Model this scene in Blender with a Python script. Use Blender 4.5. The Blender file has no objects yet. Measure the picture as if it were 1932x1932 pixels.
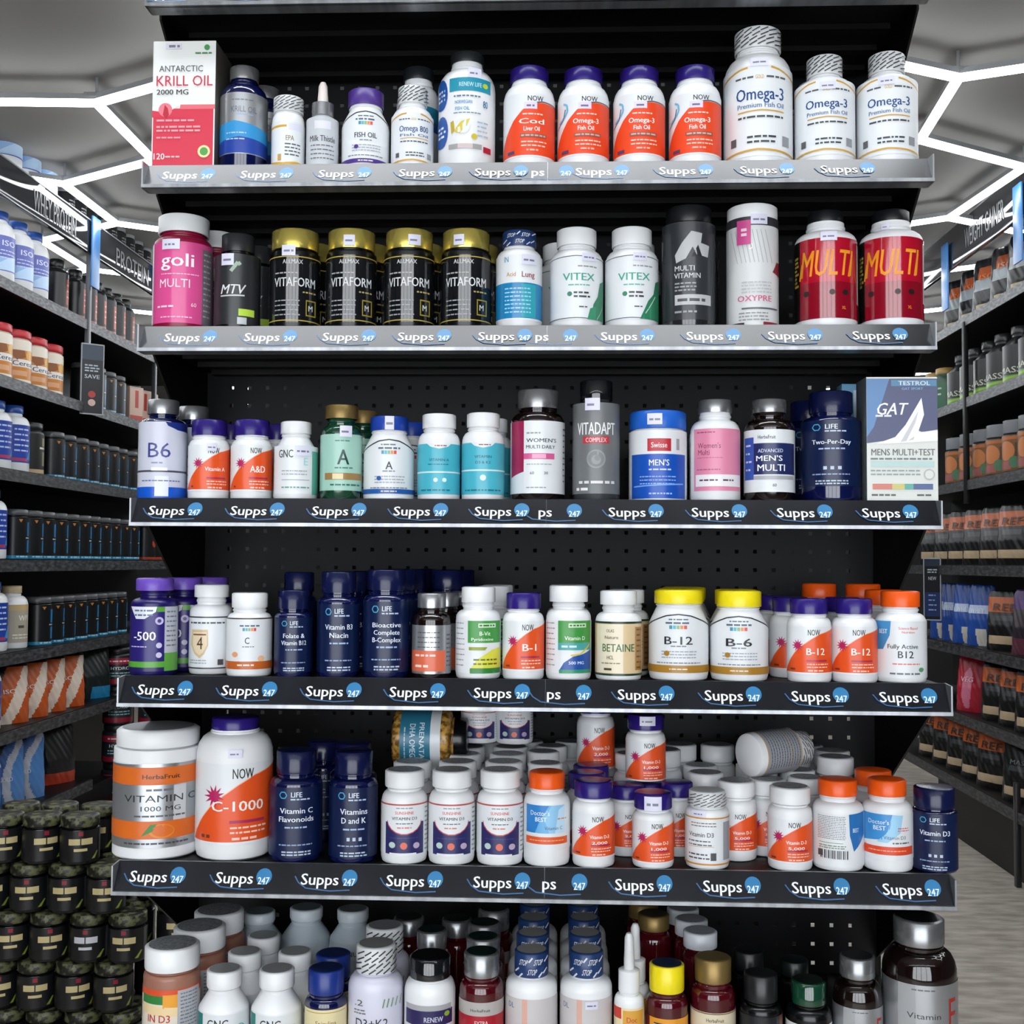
import bpy, bmesh, math, random
from mathutils import Vector, Matrix
random.seed(7)
S = bpy.context.scene
COL = S.collection
# ------------------------------------------------------------------ camera
EYE = 1.40
F = 2150.0
Yc = Vector((89, -95, -F)).normalized()
Xc = Vector((1, -.004, 0)); Xc.z = (Xc.x*Yc.x + Xc.y*Yc.y)/-Yc.z; Xc.normalize()
Zc = Xc.cross(Yc)
RM = Matrix((Xc, Yc, Zc))
CAMP = Vector((0, 0, EYE))
cd = bpy.data.cameras.new('camera'); cam = bpy.data.objects.new('camera', cd); COL.objects.link(cam)
cd.sensor_width = 36; cd.sensor_fit = 'HORIZONTAL'; cd.lens = F/1932*36; cd.clip_start = .05
cam.matrix_world = Matrix.Translation(CAMP) @ RM.to_4x4()
S.camera = cam
def U(px, py, Y):
    d = RM @ Vector(((px-966)/F, (966-py)/F, -1.0)); return CAMP + d*(Y/d.y)
# ------------------------------------------------------------------ world, exposure, lamp strength
w = bpy.data.worlds.new('world'); S.world = w; w.use_nodes = True
w.node_tree.nodes['Background'].inputs[0].default_value = (.92, .955, 1, 1)
w.node_tree.nodes['Background'].inputs[1].default_value = 5.0   # daylight outside the shopfront
TUBE = 14.0
S.view_settings.view_transform = 'Standard'; S.view_settings.look = 'None'
S.view_settings.gamma = 1; S.view_settings.use_curve_mapping = False
S.view_settings.exposure = .07
LZ = EYE + 1.65          # height of the honeycomb lamps
# ------------------------------------------------------------------ materials
def lin(h):
    h = h.lstrip('#'); v = [int(h[i:i+2], 16)/255 for i in (0, 2, 4)]
    return tuple(c/12.92 if c <= .04045 else ((c+.055)/1.055)**2.4 for c in v) + (1,)
NAMED = dict(white='e6e8ea', offwhite='d9dcdd', lab='dfe3e6', black='0b0c0e', ink='23262b', grey='8a8d90',
  silver='b9bcc0', chrome='d4d6d8', gold='f0dc70', brass='8d7545', navy='10163f', purple='2a1a72', violet='6a4bb4',
  orange='e2531f', lidor='ef5a12', mag='b3245c', teal='2f9fae', tealk='157f78', yellow='f0dc18', blue='1c57b8', lblue='6fb2dd',
  red='c11a2a', pink='dc86a4', hotpink='d8508f', wine='4a0712', amber='150a09', cream='e3d6a8', tan='dcc39a', green='3f8b34', dgreen='14402c',
  mint='9fcabb', lilac='cacddc', price='d8d8ea', navyglass='0b1242', graph='2a2c2e', gunm='9c9ea0', coral='d9694a', brown='a8662c', ochre='a77a2c', lime='b9cf3f')
METAL = {'silver': (.85, .28), 'gunm': (.75, .27), 'chrome': (.9, .18), 'gold': (.75, .22), 'brass': (.6, .4), 'lab_silver': (.75, .38)}
GLOSS = {'navyglass': .1, 'wine': .1, 'amber': .08, 'black': .22, 'purple': .25, 'navy': .2, 'dgreen': .12, '14161a': .1, 'b0102a': .14, '880c22': .14, 'lab_silver': .3, '2c3f6a': .15, 'hotpink': .2, '1f7fb4': .2, '33363a': .2, '232528': .15, '3a3d40': .2}
_m = {}
def M(n):
    if n in _m: return _m[n]
    m = bpy.data.materials.new(n); m.use_nodes = True; nt = m.node_tree; b = nt.nodes['Principled BSDF']
    key = n
    met, ro = 0, .32
    if n == 'lab_silver': key = 'silver'
    if n in METAL: met, ro = METAL[n]
    if n in GLOSS: ro = GLOSS[n]
    c = lin(NAMED.get(key, key))
    b.inputs['Base Color'].default_value = c; b.inputs['Metallic'].default_value = met; b.inputs['Roughness'].default_value = ro
    if ro < .18 and not met: b.inputs['Coat Weight'].default_value = 1; b.inputs['Coat Roughness'].default_value = .05
    _m[n] = m; return m
def procmat(n, c1, c2, scale=(1, 1, 1), rough=.5, metal=0, detail=6, bump=0, lo=.35, hi=.65, spec=None):
    m = bpy.data.materials.new(n); m.use_nodes = True; nt = m.node_tree; b = nt.nodes['Principled BSDF']; N = nt.nodes.new; L = nt.links.new
    tc = N('ShaderNodeTexCoord'); mp = N('ShaderNodeMapping'); mp.inputs['Scale'].default_value = scale
    nz = N('ShaderNodeTexNoise'); nz.inputs['Detail'].default_value = detail; nz.inputs['Scale'].default_value = 1
    r = N('ShaderNodeValToRGB'); r.color_ramp.elements[0].position = lo; r.color_ramp.elements[1].position = hi
    r.color_ramp.elements[0].color = lin(c1); r.color_ramp.elements[1].color = lin(c2)
    L(tc.outputs['Object'], mp.inputs[0]); L(mp.outputs[0], nz.inputs['Vector']); L(nz.outputs['Fac'], r.inputs[0]); L(r.outputs[0], b.inputs['Base Color'])
    b.inputs['Roughness'].default_value = rough; b.inputs['Metallic'].default_value = metal
    if bump:
        bp = N('ShaderNodeBump'); bp.inputs['Strength'].default_value = bump; bp.inputs['Distance'].default_value = .002
        L(nz.outputs['Fac'], bp.inputs['Height']); L(bp.outputs[0], b.inputs['Normal'])
    if spec is not None: b.inputs['Specular IOR Level'].default_value = spec
    _m[n] = m; return m
procmat('camo', '12120c', '5c5e3e', (60, 60, 60), .45, lo=.48, hi=.56)
procmat('ceiling_paint', '83807d', '8a8784', (1.2, 1.2, 1.2), .8)
procmat('floor_stone', '857d74', 'b3aba0', (7, 22, 1), .5, detail=12, lo=.32, hi=.68)
procmat('steel_black', '050506', '0a0a0b', (3, 3, 3), .45, spec=.25)
procmat('panel_black', '101113', '151618', (2, 2, 2), .5, metal=0, spec=.22)
procmat('lip_metal', '85888c', 'a4a7ab', (60, 3, 3), .3, metal=.7)
procmat('strip_print', '14161b', '1b1e24', (25, 8, 8), .2)
procmat('header_gloss', '26272a', '2c2d30', (2, 2, 2), .06)
procmat('wall_dark', '2b2b2d', '353537', (1, 1, 1), .7)
procmat('cloth_top', '6b6e72', '9b9ea2', (300, 300, 300), .5)  # grey speckled cap top, shade of the upward face put into the colour
procmat('capsules', '6a4a1c', 'c79a4a', (130, 130, 130), .25, lo=.4, hi=.6)
em = bpy.data.materials.new('led'); em.use_nodes = True; nt = em.node_tree; nt.nodes.clear()
o_ = nt.nodes.new('ShaderNodeOutputMaterial'); e_ = nt.nodes.new('ShaderNodeEmission'); e_.inputs[0].default_value = (.93, .97, 1, 1); e_.inputs[1].default_value = TUBE
nt.links.new(e_.outputs[0], o_.inputs[0]); _m['led'] = em
# ------------------------------------------------------------------ mesh helpers
def link(name, me, parent=None, loc=(0, 0, 0)):
    o = bpy.data.objects.new(name, me); COL.objects.link(o); o.location = loc
    if parent: o.parent = parent
    return o
def tag(o, label, cat, group=None):
    o['label'] = label; o['category'] = cat
    if group: o['group'] = group
    return o
def empty(name, loc=(0, 0, 0), rz=0):
    o = bpy.data.objects.new(name, None); COL.objects.link(o); o.location = loc; o.rotation_euler = (0, 0, rz); o.empty_display_size = .02
    return o
def struct(o): o['kind'] = 'structure'; return o
class MB:
    def __init__(s): s.bm = bmesh.new(); s.mats = []
    def mi(s, m):
        if m not in s.mats: s.mats.append(m)
        return s.mats.index(m)
    def box(s, x0, y0, z0, x1, y1, z1, m, bev=0):
        b = s.bm; i = s.mi(m)
        v = [b.verts.new(p) for p in ((x0,y0,z0),(x1,y0,z0),(x1,y1,z0),(x0,y1,z0),(x0,y0,z1),(x1,y0,z1),(x1,y1,z1),(x0,y1,z1))]
        fs = []
        for q in ((0,3,2,1),(4,5,6,7),(0,1,5,4),(1,2,6,5),(2,3,7,6),(3,0,4,7)):
            f = b.faces.new([v[k] for k in q]); f.material_index = i; fs.append(f)
        if bev:
            es = list({e for f in fs for e in f.edges})
            r = bmesh.ops.bevel(b, geom=es, offset=bev, segments=2, affect='EDGES', profile=.5)
            for f in r['faces']: f.material_index = i
    def prism(s, pts, a0, a1, m, axis='x'):
        b = s.bm; i = s.mi(m)
        def P(p, a): return (a, p[0], p[1]) if axis == 'x' else (p[0], a, p[1]) if axis == 'y' else (p[0], p[1], a)
        A = [b.verts.new(P(p, a0)) for p in pts]; B = [b.verts.new(P(p, a1)) for p in pts]
        fs = [b.faces.new(A), b.faces.new(B[::-1])]
        for k in range(len(pts)):
            j = (k+1) % len(pts); fs.append(b.faces.new((A[k], B[k], B[j], A[j])))
        for f in fs: f.material_index = i
    def tube(s, p, q, r, m, n=8):
        b = s.bm; i = s.mi(m); p = Vector(p); q = Vector(q); d = (q-p).normalized()
        u = d.orthogonal().normalized(); v = d.cross(u)
        R = [[b.verts.new(c + (u*math.cos(t)+v*math.sin(t))*r) for t in [2*math.pi*k/n + math.pi/4 for k in range(n)]] for c in (p, q)]
        fs = [b.faces.new(R[0][::-1]), b.faces.new(R[1])]
        for k in range(n): fs.append(b.faces.new((R[0][k], R[0][(k+1) % n], R[1][(k+1) % n], R[1][k])))
        for f in fs: f.material_index = i
    def lathe(s, prof, m, n=40, rib=None):
        """prof: (r, z) bottom to top; rib=(z0,z1) range with knurling"""
        b = s.bm; i = s.mi(m); rings = []
        for (r, z) in prof:
            if r < 1e-6: rings.append([b.verts.new((0, 0, z))]); continue
            ring = []
            for k in range(n):
                rr = r*(1-.022*(k % 2)) if rib and rib[0] <= z <= rib[1] else r
                t = 2*math.pi*k/n; ring.append(b.verts.new((rr*math.sin(t), -rr*math.cos(t), z)))
            rings.append(ring)
        for A, B in zip(rings, rings[1:]):
            for k in range(n):
                j = (k+1) % n
                if len(A) == 1 and len(B) == 1: continue
                if len(A) == 1: f = b.faces.new((A[0], B[j], B[k]))
                elif len(B) == 1: f = b.faces.new((A[k], A[j], B[0]))
                else: f = b.faces.new((A[k], A[j], B[j], B[k]))
                f.material_index = i; f.smooth = True
    def done(s, name, parent=None, loc=(0, 0, 0), smooth=None, sharp=40):
        me = bpy.data.meshes.new(name)
        bmesh.ops.recalc_face_normals(s.bm, faces=s.bm.faces)
        s.bm.to_mesh(me); s.bm.free()
        for m in s.mats: me.materials.append(M(m))
        if smooth:
            me.polygons.foreach_set('use_smooth', [True]*len(me.polygons))
        try: me.set_sharp_from_angle(angle=math.radians(sharp))
        except Exception: pass
        return link(name, me, parent, loc)
# ------------------------------------------------------------------ text and print
_t = {}
def textmesh(txt, bold):
    k = (txt, bold)
    if k in _t: return _t[k]
    c = bpy.data.curves.new('t', 'FONT'); c.body = txt; c.align_x = 'CENTER'; c.resolution_u = 2; c.offset = 0
    o = bpy.data.objects.new('t', c); COL.objects.link(o)
    dg = bpy.context.evaluated_depsgraph_get(); e = o.evaluated_get(dg); me = e.to_mesh()
    vs = [(v.co.x, v.co.y) for v in me.vertices]; fs = [tuple(p.vertices) for p in me.polygons]
    e.to_mesh_clear(); bpy.data.objects.remove(o); bpy.data.curves.remove(c)
    xs = [v[0] for v in vs] or [0, 1]
    x0, x1 = min(xs), max(xs); wd = max(x1-x0, .01)
    if bold:
        n = len(vs); vs = [(x-.014, y) for x, y in vs]+[(x+.014, y) for x, y in vs]; fs = fs+[tuple(i+n for i in f) for f in fs]; wd += .028
    vs = [((x-(x0+x1)/2)/wd, y/.73) for x, y in vs]      # width 1, cap height 1
    _t[k] = (vs, fs, wd/.73); return _t[k]
def asn(x): return math.asin(max(-1, min(1, x)))
def ell(x, y, rx, ry, n=18): return [(x+rx*math.cos(2*math.pi*k/n), y+ry*math.sin(2*math.pi*k/n)) for k in range(n)]
def star(x, y, rx, ry, n=11):
    return [(x+rx*(1 if k % 2 else .45)*math.cos(math.pi*k/n), y+ry*(1 if k % 2 else .45)*math.sin(math.pi*k/n)) for k in range(2*n)]
def printed(name, ops, R, z0, z1, parent, flat=False, yoff=0.0, mapper=None, eps=.0005, full=3.05, obj=None):
    """print on a cylinder of radius R (or on a plane of half width R) between z0 (bottom) and z1 (top).
    x runs -1..1 across what faces the front, y 0..1 downwards."""
    bm = bmesh.new(); mats = []; H = z1-z0
    ux = (lambda x: x*R) if flat or mapper else (lambda x: asn(x)*R)
    def mi(m):
        if m not in mats: mats.append(m)
        return mats.index(m)
    lay = 0
    rnd = random.Random(len(ops)*31+int(R*1e5))
    def poly(pts, c, l):
        # planar points (u, z)
        vs = [bm.verts.new((p[0], p[1], l)) for p in pts]
        try: f = bm.faces.new(vs)
        except ValueError: return
        f.material_index = mi(c)
    def rect(c, x0, y0, x1, y1, l, raw=False):
        a, b = (x0, x1) if raw else (ux(x0), ux(x1))
        poly([(a, z1-y1*H), (b, z1-y1*H), (b, z1-y0*H), (a, z1-y0*H)], c, l)
    for op in ops:
        k, c = op[0], op[1]; l = lay; lay += 1
        if k == 'B':
            e = full*R if not (flat or mapper) else R
            rect(c, -e, op[2], e, op[3], l, True)
        elif k == 'R': rect(c, *op[2:6], l)
        elif k == 'P': poly([(ux(x), z1-y*H) for x, y in op[2]], c, l)
        elif k == 'C':
            x, y, r = op[2:5]; ry = op[5] if len(op) > 5 else r*R/H
            poly([(ux(a), z1-b*H) for a, b in ell(x, y, r, ry)], c, l)
        elif k == 'S': poly([(ux(a), z1-b*H) for a, b in star(op[2], op[3], op[4], op[4]*R/H*1.15)], c, l)
        elif k == 'A':
            pts = [(ux(x), z1-y*H) for x, y in op[2]]; t = op[3]*H/2
            for p, q in zip(pts, pts[1:]):
                d = Vector((q[0]-p[0], q[1]-p[1])); n = Vector((-d.y, d.x)).normalized()*t if d.length else Vector((0, t))
                poly([(p[0]-n.x, p[1]-n.y), (q[0]-n.x, q[1]-n.y), (q[0]+n.x, q[1]+n.y), (p[0]+n.x, p[1]+n.y)], c, l)
        elif k == 'D':       # small print, too small to read: rows of little dashes
            x0, y, x1, h = op[2:6]; rows = op[6] if len(op) > 6 else 1; gap = op[7] if len(op) > 7 else h*2
            a0, a1 = ux(x0), ux(x1)
            for r in range(rows):
                a = a0; yy = y+r*gap; hh = h*H
                while a < a1-hh:
                    wd = hh*rnd.uniform(1.2, 4.5); b = min(a+wd, a1)
                    poly([(a, z1-yy*H-hh/2), (b, z1-yy*H-hh/2), (b, z1-yy*H+hh/2), (a, z1-yy*H+hh/2)], c, l)
                    a = b+hh*.7
        elif k == 'T':
            txt, x, y, h = op[2:6]; wd = op[6] if len(op) > 6 else None; bold = op[7] if len(op) > 7 else True; sk = op[8] if len(op) > 8 else 0
            vs, fs, asp = textmesh(txt, bold); hh = h*H; W = wd*R if wd else asp*hh; cx = ux(x); cy = z1-y*H
            hn = len(vs)//2 if bold else len(vs); bv = [bm.verts.new((cx+vx*W+sk*vy*hh, cy+(vy-.5)*hh, l+(.6 if q_ >= hn else 0))) for q_, (vx, vy) in enumerate(vs)]
            i = mi(c)
            for f in fs:
                try: bm.faces.new([bv[q] for q in f]).material_index = i
                except ValueError: pass
        elif k == 'V':       # text turned a quarter
            txt, x, y, wd, h = op[2:7]
            vs, fs, asp = textmesh(txt, True); cx = ux(x); cy = z1-y*H
            bv = [bm.verts.new((cx+vy*wd*R-wd*R/2, cy-vx*h*H, l)) for vx, vy in vs]; i = mi(c)
            for f in fs:
                try: bm.faces.new([bv[q] for q in f]).material_index = i
                except ValueError: pass
    if not flat:
        st = .17*R if not mapper else R/5
        n = int(3.1*R/st) if not mapper else 5
        for q in range(-n, n+1):
            bmesh.ops.bisect_plane(bm, geom=bm.verts[:]+bm.edges[:]+bm.faces[:], plane_co=(q*st+1e-5, 0, 0), plane_no=(1, 0, 0), dist=1e-6)
        if mapper:
            for q in range(1, 8):
                bmesh.ops.bisect_plane(bm, geom=bm.verts[:]+bm.edges[:]+bm.faces[:], plane_co=(0, z0+H*q/8, 0), plane_no=(0, 1, 0), dist=1e-6)
    for v in bm.verts:
        u, z, l = v.co; o = eps+l*.00005
        if mapper: v.co = mapper(u, z, o)
        elif flat: v.co = (u, yoff-o, z)
        else: v.co = ((R+o)*math.sin(u/R), -(R+o)*math.cos(u/R), z)
    if obj is not None: return bm, mats
    me = bpy.data.meshes.new(name); bm.to_mesh(me); bm.free()
    for m in mats: me.materials.append(M(m))
    if not flat: me.polygons.foreach_set('use_smooth', [True]*len(me.polygons))
    return link(name, me, parent)
# ------------------------------------------------------------------ setting
b = MB(); b.box(-5, -2.2, -.05, 5, 13, 0, 'floor_stone'); struct(b.done('floor'))
b = MB(); b.box(-5, -2.2, LZ+.09, 5, 13, LZ+.15, 'ceiling_paint'); struct(b.done('ceiling'))
b = MB(); b.box(-5, 13, 0, 5, 13.1, LZ+.09, 'wall_dark'); struct(b.done('wall_back'))
b = MB(); b.box(-5.1, -2.3, 0, -5, 13, LZ+.09, 'wall_dark'); struct(b.done('wall_left'))
b = MB(); b.box(5, -2.3, 0, 5.1, 13, LZ+.09, 'wall_dark'); struct(b.done('wall_right'))
WX0, WX1, WZ0, WZ1 = -2.3, 1.8, .15, 2.98       # the glazed shopfront behind the photographer
b = MB()
for q in ((-5, -2.3, 0, WX0, -2.2, LZ+.09), (WX1, -2.3, 0, 5, -2.2, LZ+.09), (WX0, -2.3, 0, WX1, -2.2, WZ0), (WX0, -2.3, WZ1, WX1, -2.2, LZ+.09)): b.box(*q, 'wall_dark')
struct(b.done('wall_front'))
b = MB()
for k in range(5):
    x = WX0+(WX1-WX0)*k/4; b.box(x-.035, -2.28, WZ0, x+.035, -2.2, WZ1, '1a1b1d')
b.box(WX0, -2.28, WZ0-.02, WX1, -2.2, WZ0+.05, '1a1b1d'); b.box(WX0, -2.28, WZ1-.05, WX1, -2.2, WZ1+.02, '1a1b1d')
wn = struct(b.done('window_1'))
gm = bpy.data.materials.new('pane_glass'); gm.use_nodes = True; nt = gm.node_tree; nt.nodes.clear()
a1, a2, a3, a4 = (nt.nodes.new(q) for q in ('ShaderNodeOutputMaterial', 'ShaderNodeMixShader', 'ShaderNodeBsdfTransparent', 'ShaderNodeBsdfGlossy'))
a4.inputs['Roughness'].default_value = .02; a2.inputs[0].default_value = .06
nt.links.new(a3.outputs[0], a2.inputs[1]); nt.links.new(a4.outputs[0], a2.inputs[2]); nt.links.new(a2.outputs[0], a1.inputs[0]); _m['pane_glass'] = gm
b = MB(); b.box(WX0, -2.245, WZ0, WX1, -2.24, WZ1, 'pane_glass'); b.done('glass', wn)
# honeycomb lamp: nodes about a metre apart, tubes of 0.58 m
e = .581; s = 1.006
fix = {}
def node(x, y):
    for (ax, ay), (bx, by) in (((-1.675, 3.98), (-1.675, 3.98)), ((-1.675, 4.565), (-1.68, 4.57)), ((-2.178, 3.69), (-2.20, 3.95)), ((-1.17, 3.69), (-1.17, 3.72)),
                               ((1.343, 3.98), (1.344, 3.85)), ((1.343, 4.565), (1.395, 4.42)), ((.84, 3.69), (.85, 3.62)), ((1.846, 3.69), (1.85, 3.66)), ((1.846, 4.855), (1.92, 4.74))):
        if abs(x-ax) < .12 and abs(y-ay) < .12: return (bx, by)
    return (x, y)
lamp = tag(empty('honeycomb_ceiling_light', (0, 4, LZ)), 'honeycomb of white LED tubes hung just under the grey ceiling', 'ceiling light')
rest = MB(); pins = MB()
for m_ in range(-10, 12):
    for k in range(-4, 5):
        for (ox, oy) in ((0, 0), (s/2, 1.5*e)):
            x = -1.675+s*k+ox; y = 3.98+3*e*m_+oy
            if abs(x) > 3.4 or not -1.8 < y < 12: continue
            A = node(x, y)
            for nb in ((x, y+e), (x-s/2, y-e/2), (x+s/2, y-e/2)):
                B = node(*nb)
                if abs(B[0]) > 4.4: continue
                vis = 3.4 < min(A[1], B[1]) and max(A[1], B[1]) < 6.2 and (-2.8 < min(A[0], B[0]) < -.9 or .8 < max(A[0], B[0]) < 2.6)
                mb = MB() if vis else rest
                if -1.1 < (A[1]+B[1])/2 < .95: continue
                a_ = Vector((A[0], A[1]-4, 0)); b_ = Vector((B[0], B[1]-4, 0)); d_ = (b_-a_).normalized(); n_ = Vector((-d_.y, d_.x, 0))*.015
                def bar(z0, z1, m):
                    q = [a_+n_, a_-n_, b_-n_, b_+n_]; mb.prism([(v.x, v.y) for v in q], z0, z1, m, 'z')
                bar(-.012, .006, 'led'); bar(.0062, .026, '8f9194')
                if vis: mb.done('light_tube', lamp)
            if 3.4 < y < 6.5 and abs(x) > 1:
                p = MB(); p.tube((A[0], A[1]-4, .013), (A[0], A[1]-4, .09), .006, 'silver'); p.box(A[0]-.04, A[1]-4.02, .016, A[0]+.04, A[1]-3.98, .03, 'silver'); p.done('ceiling_mount', lamp)
o = rest.done('light_tube', lamp); o['kind'] = 'stuff'
for k, (yy, lb) in enumerate(((1.02, 'unseen linear white lamp added nearer the viewer, above the gondola front'), (1.31, 'unseen linear white lamp added directly above the top shelf edge'))):  # unseen lamps, added to give the top two shelf lips their glare
    L_ = tag(empty('added_linear_light', (-.17, yy, LZ)), lb, 'ceiling light', 'added linear ceiling lamps')
    b = MB(); b.box(-.95, -.08, .012, .95, .08, .09, '9a9c9f', .003); b.done('housing', L_)
    b = MB(); b.box(-.94, -.07, -.006, .94, .07, .0118, 'led'); b.done('diffuser', L_)
# ------------------------------------------------------------------ the end-of-aisle gondola
GX0, GX1 = -.5535, .479
BACK = 1.755
SH = [ # distance of the lip, height of the deck
 (1.478, 2.174), (1.478, 1.929), (1.475, 1.7105), (1.46, 1.481), (1.431, 1.2527), (1.425, 1.021), (1.40, .79)]
TL = math.radians(30); LH = .038
gon = tag(empty('gondola_shelving', ((GX0+GX1)/2, 1.6, 0)), 'black end-of-aisle gondola shelving with a perforated back, filled with supplement bottles', 'shelving')
gx, gy = gon.location.x, gon.location.y
# perforated back
pb = bmesh.new(); pt = .028; hs = .0029
xs = []; x = GX0+.012; xs.append(GX0)
nx = int((GX1-GX0-.03)/pt)
cx0 = (GX0+GX1)/2-(nx-1)*pt/2
for i in range(nx): xs += [cx0+i*pt-hs, cx0+i*pt+hs]
xs.append(GX1)
zs = [.10]; nz = int((2.30-.14)/pt)
for i in range(nz): zs += [.13+i*pt-hs, .13+i*pt+hs]
zs.append(2.33)
V = [[pb.verts.new((x-gx, BACK-gy, z)) for z in zs] for x in xs]
for i in range(len(xs)-1):
    for j in range(len(zs)-1):
        if i % 2 == 1 and j % 2 == 1: continue
        pb.faces.new((V[i][j], V[i+1][j], V[i+1][j+1], V[i][j+1]))
r = bmesh.ops.extrude_face_region(pb, geom=pb.faces[:]); bmesh.ops.translate(pb, verts=[v for v in r['geom'] if isinstance(v, bmesh.types.BMVert)], vec=(0, .0015, 0))
me = bpy.data.meshes.new('back_panel'); pb.to_mesh(me); pb.free(); me.materials.append(M('panel_black')); link('back_panel', me, gon)
b = MB(); b.box(-.60-gx, 2.16-gy, 0, .455-gx, 2.18-gy, 2.33, 'steel_black'); b.done('added_rear_panel', gon)  # unseen panel, added to darken the view through most of the holes
for x in (GX0-.006, GX1-.024):
    b = MB(); b.box(x-gx, BACK+.003-gy, 0, x+.03-gx, BACK+.06-gy, 2.34, 'steel_black', .002); b.done('upright', gon)
b = MB(); b.box(GX0-gx, 1.42-gy, 0, GX1-gx, BACK-gy, .14, 'steel_black', .003); b.done('base_plinth', gon)
def shelf(i, D, z):
    dy, dz = math.sin(TL)*LH, math.cos(TL)*LH
    yb = D-dy/2; yt = D+dy/2           # lip leans back towards its top
    b = MB(); x0, x1 = GX0-gx, GX1-gx
    b.box(x0, yt+.001-gy, z-.018, x1, BACK-.002-gy, z-.002, 'steel_black', .0015)
    for q in (.35, .6, .85):           # stiffening folds under the deck
        yy = yt+(BACK-yt)*q-gy; b.box(x0+.02, yy, z-.026, x1-.02, yy+.018, z-.0182, 'steel_black')
    sh_ = b.done('shelf', gon)
    b = MB()
    b.prism([(yb-gy, z-dz-.004), (yt-gy, z), (yt+.004-gy, z), (yt+.004-gy, z-dz-.004)], x0, x1, 'lip_metal')
    b.prism([(yb-.004-gy, z-dz-.004), (yb-.004-gy, z-dz+.0005), (yb+.002-gy, z-dz+.0005), (yb+.002-gy, z-dz-.004)], x0-.001, x1+.001, 'lip_metal')
    for x in (x0-.001, x1-.001):
        b.prism([(yb-.003-gy, z-dz-.004), (yb-.003-gy, z-.001), (yt+.003-gy, z+.0005), (yt+.003-gy, z-dz-.004)], x, x+.002, 'lip_metal')
    b.done('price_channel', sh_)
    for x in (x0, x1-.003):
        b = MB(); yf = yt+.03-gy; zb = z-.018
        b.prism([(yf, zb), (yf, zb-.012), (BACK-.004-gy, zb-.19), (BACK-.004-gy, zb)], x, x+.003, 'steel_black'); b.done('bracket', sh_)
    if i == 6: return
    # two printed strips in the channel
    n = Vector((0, -math.cos(TL), math.sin(TL))); up = Vector((0, math.sin(TL), math.cos(TL)))
    org = Vector((0, yb-gy, z-dz)); Hh = LH
    jx = U(1030, 966, D).x-gx
    for (a, c, cs) in ((x0+.001, jx, None), (jx+.0006, x1-.001, None)):
        hw = (c-a)/2; mid = (a+c)/2
        ops = [('R', 'strip_print', -1, .0, 1, .97)]
        sx = STR[i][0] if a < 0 else STR[i][1]
        for k, px in enumerate(sx):
            X = U(px, 966, D).x-gx
            X2 = (X-mid)/hw; wt = .0325/hw
            if a > 0 and k == 0:
                ops += [('T', 'e9edf2', 'ps', (X2-.006/hw)-.0078/hw, .50, .40, .017/hw)]
                tx = X2
            else: ops += [('T', 'e9edf2', 'Supps', X2-.0135/hw, .50, .38, .047/hw)]
            ops += [('C', '2f78aa', X2+.0235/hw, .45, .0098/hw, .27), ('T', 'e9f4fb', '247', X2+.0235/hw, .58, .24, .0145/hw),
                    ('A', '3c6490', [(X2-.045/hw, .42), (X2-.040/hw, .62), (X2-.03/hw, .80), (X2, .88), (X2+.025/hw, .84)], .04)]
        mp = lambda u, zz, o, mid=mid: tuple(org+up*zz+n*(o)+Vector((mid+u, 0, 0)))
        printed('label_strip', ops, hw, 0, Hh, sh_, mapper=mp, eps=.0006)
STR = {0: ([300, 450, 600, 750, 900], [1015, 1150, 1300, 1450, 1600]),
 1: ([347, 497, 646, 800, 945], [1032, 1138, 1298, 1453, 1607]), 2: ([357, 509, 658, 801, 954], [1041, 1187, 1350, 1505, 1666]),
 3: ([334, 489, 643, 797, 950], [1049, 1203, 1360, 1521, 1682]), 4: ([321, 479, 637, 794, 952], [1067, 1222, 1385, 1548, 1713]),
 5: ([314, 474, 633, 792, 954], [1060, 1218, 1382, 1547, 1716])}
for i, (D, z) in enumerate(SH): shelf(i, D, z)
# ------------------------------------------------------------------ bottle builder
ORD = ['first', 'second', 'third', 'fourth', 'fifth', 'sixth']
def body_profile(R, H, nr, cz, nz, sz, kind, br):
    """cz..: heights (from the base) of cap bottom, neck bottom, shoulder bottom"""
    p = [(0, 0), (R*.86, 0), (R*.96, br*.3), (R, br)]
    p.append((R, sz))
    hh = nz-sz
    if kind == 'round':
        for t in (15, 35, 55, 75, 90): a = math.radians(t); p.append((nr+(R-nr)*math.cos(a), sz+hh*math.sin(a)))
    elif kind == 'slope':
        p += [(R*.985, sz+hh*.08), (nr+(R-nr)*.12, sz+hh*.90), (nr, nz)]
    elif kind == 'jar':
        p += [(R*.99, sz+hh*.5), (nr, nz)]
    if cz-nz > 1e-4:
        p += [(nr, nz+(cz-nz)*.3), (nr*1.05, nz+(cz-nz)*.4), (nr*1.05, nz+(cz-nz)*.6), (nr, nz+(cz-nz)*.75), (nr, cz+.001)]
    p.append((0, cz+.001))
    return p
def rad_at(prof, z):
    best = prof[0][0]
    for (r0, z0), (r1, z1) in zip(prof[1:], prof[2:]):
        if z0 <= z <= z1 and z1 > z0: return r0+(r1-r0)*(z-z0)/(z1-z0)
    return best
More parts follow.
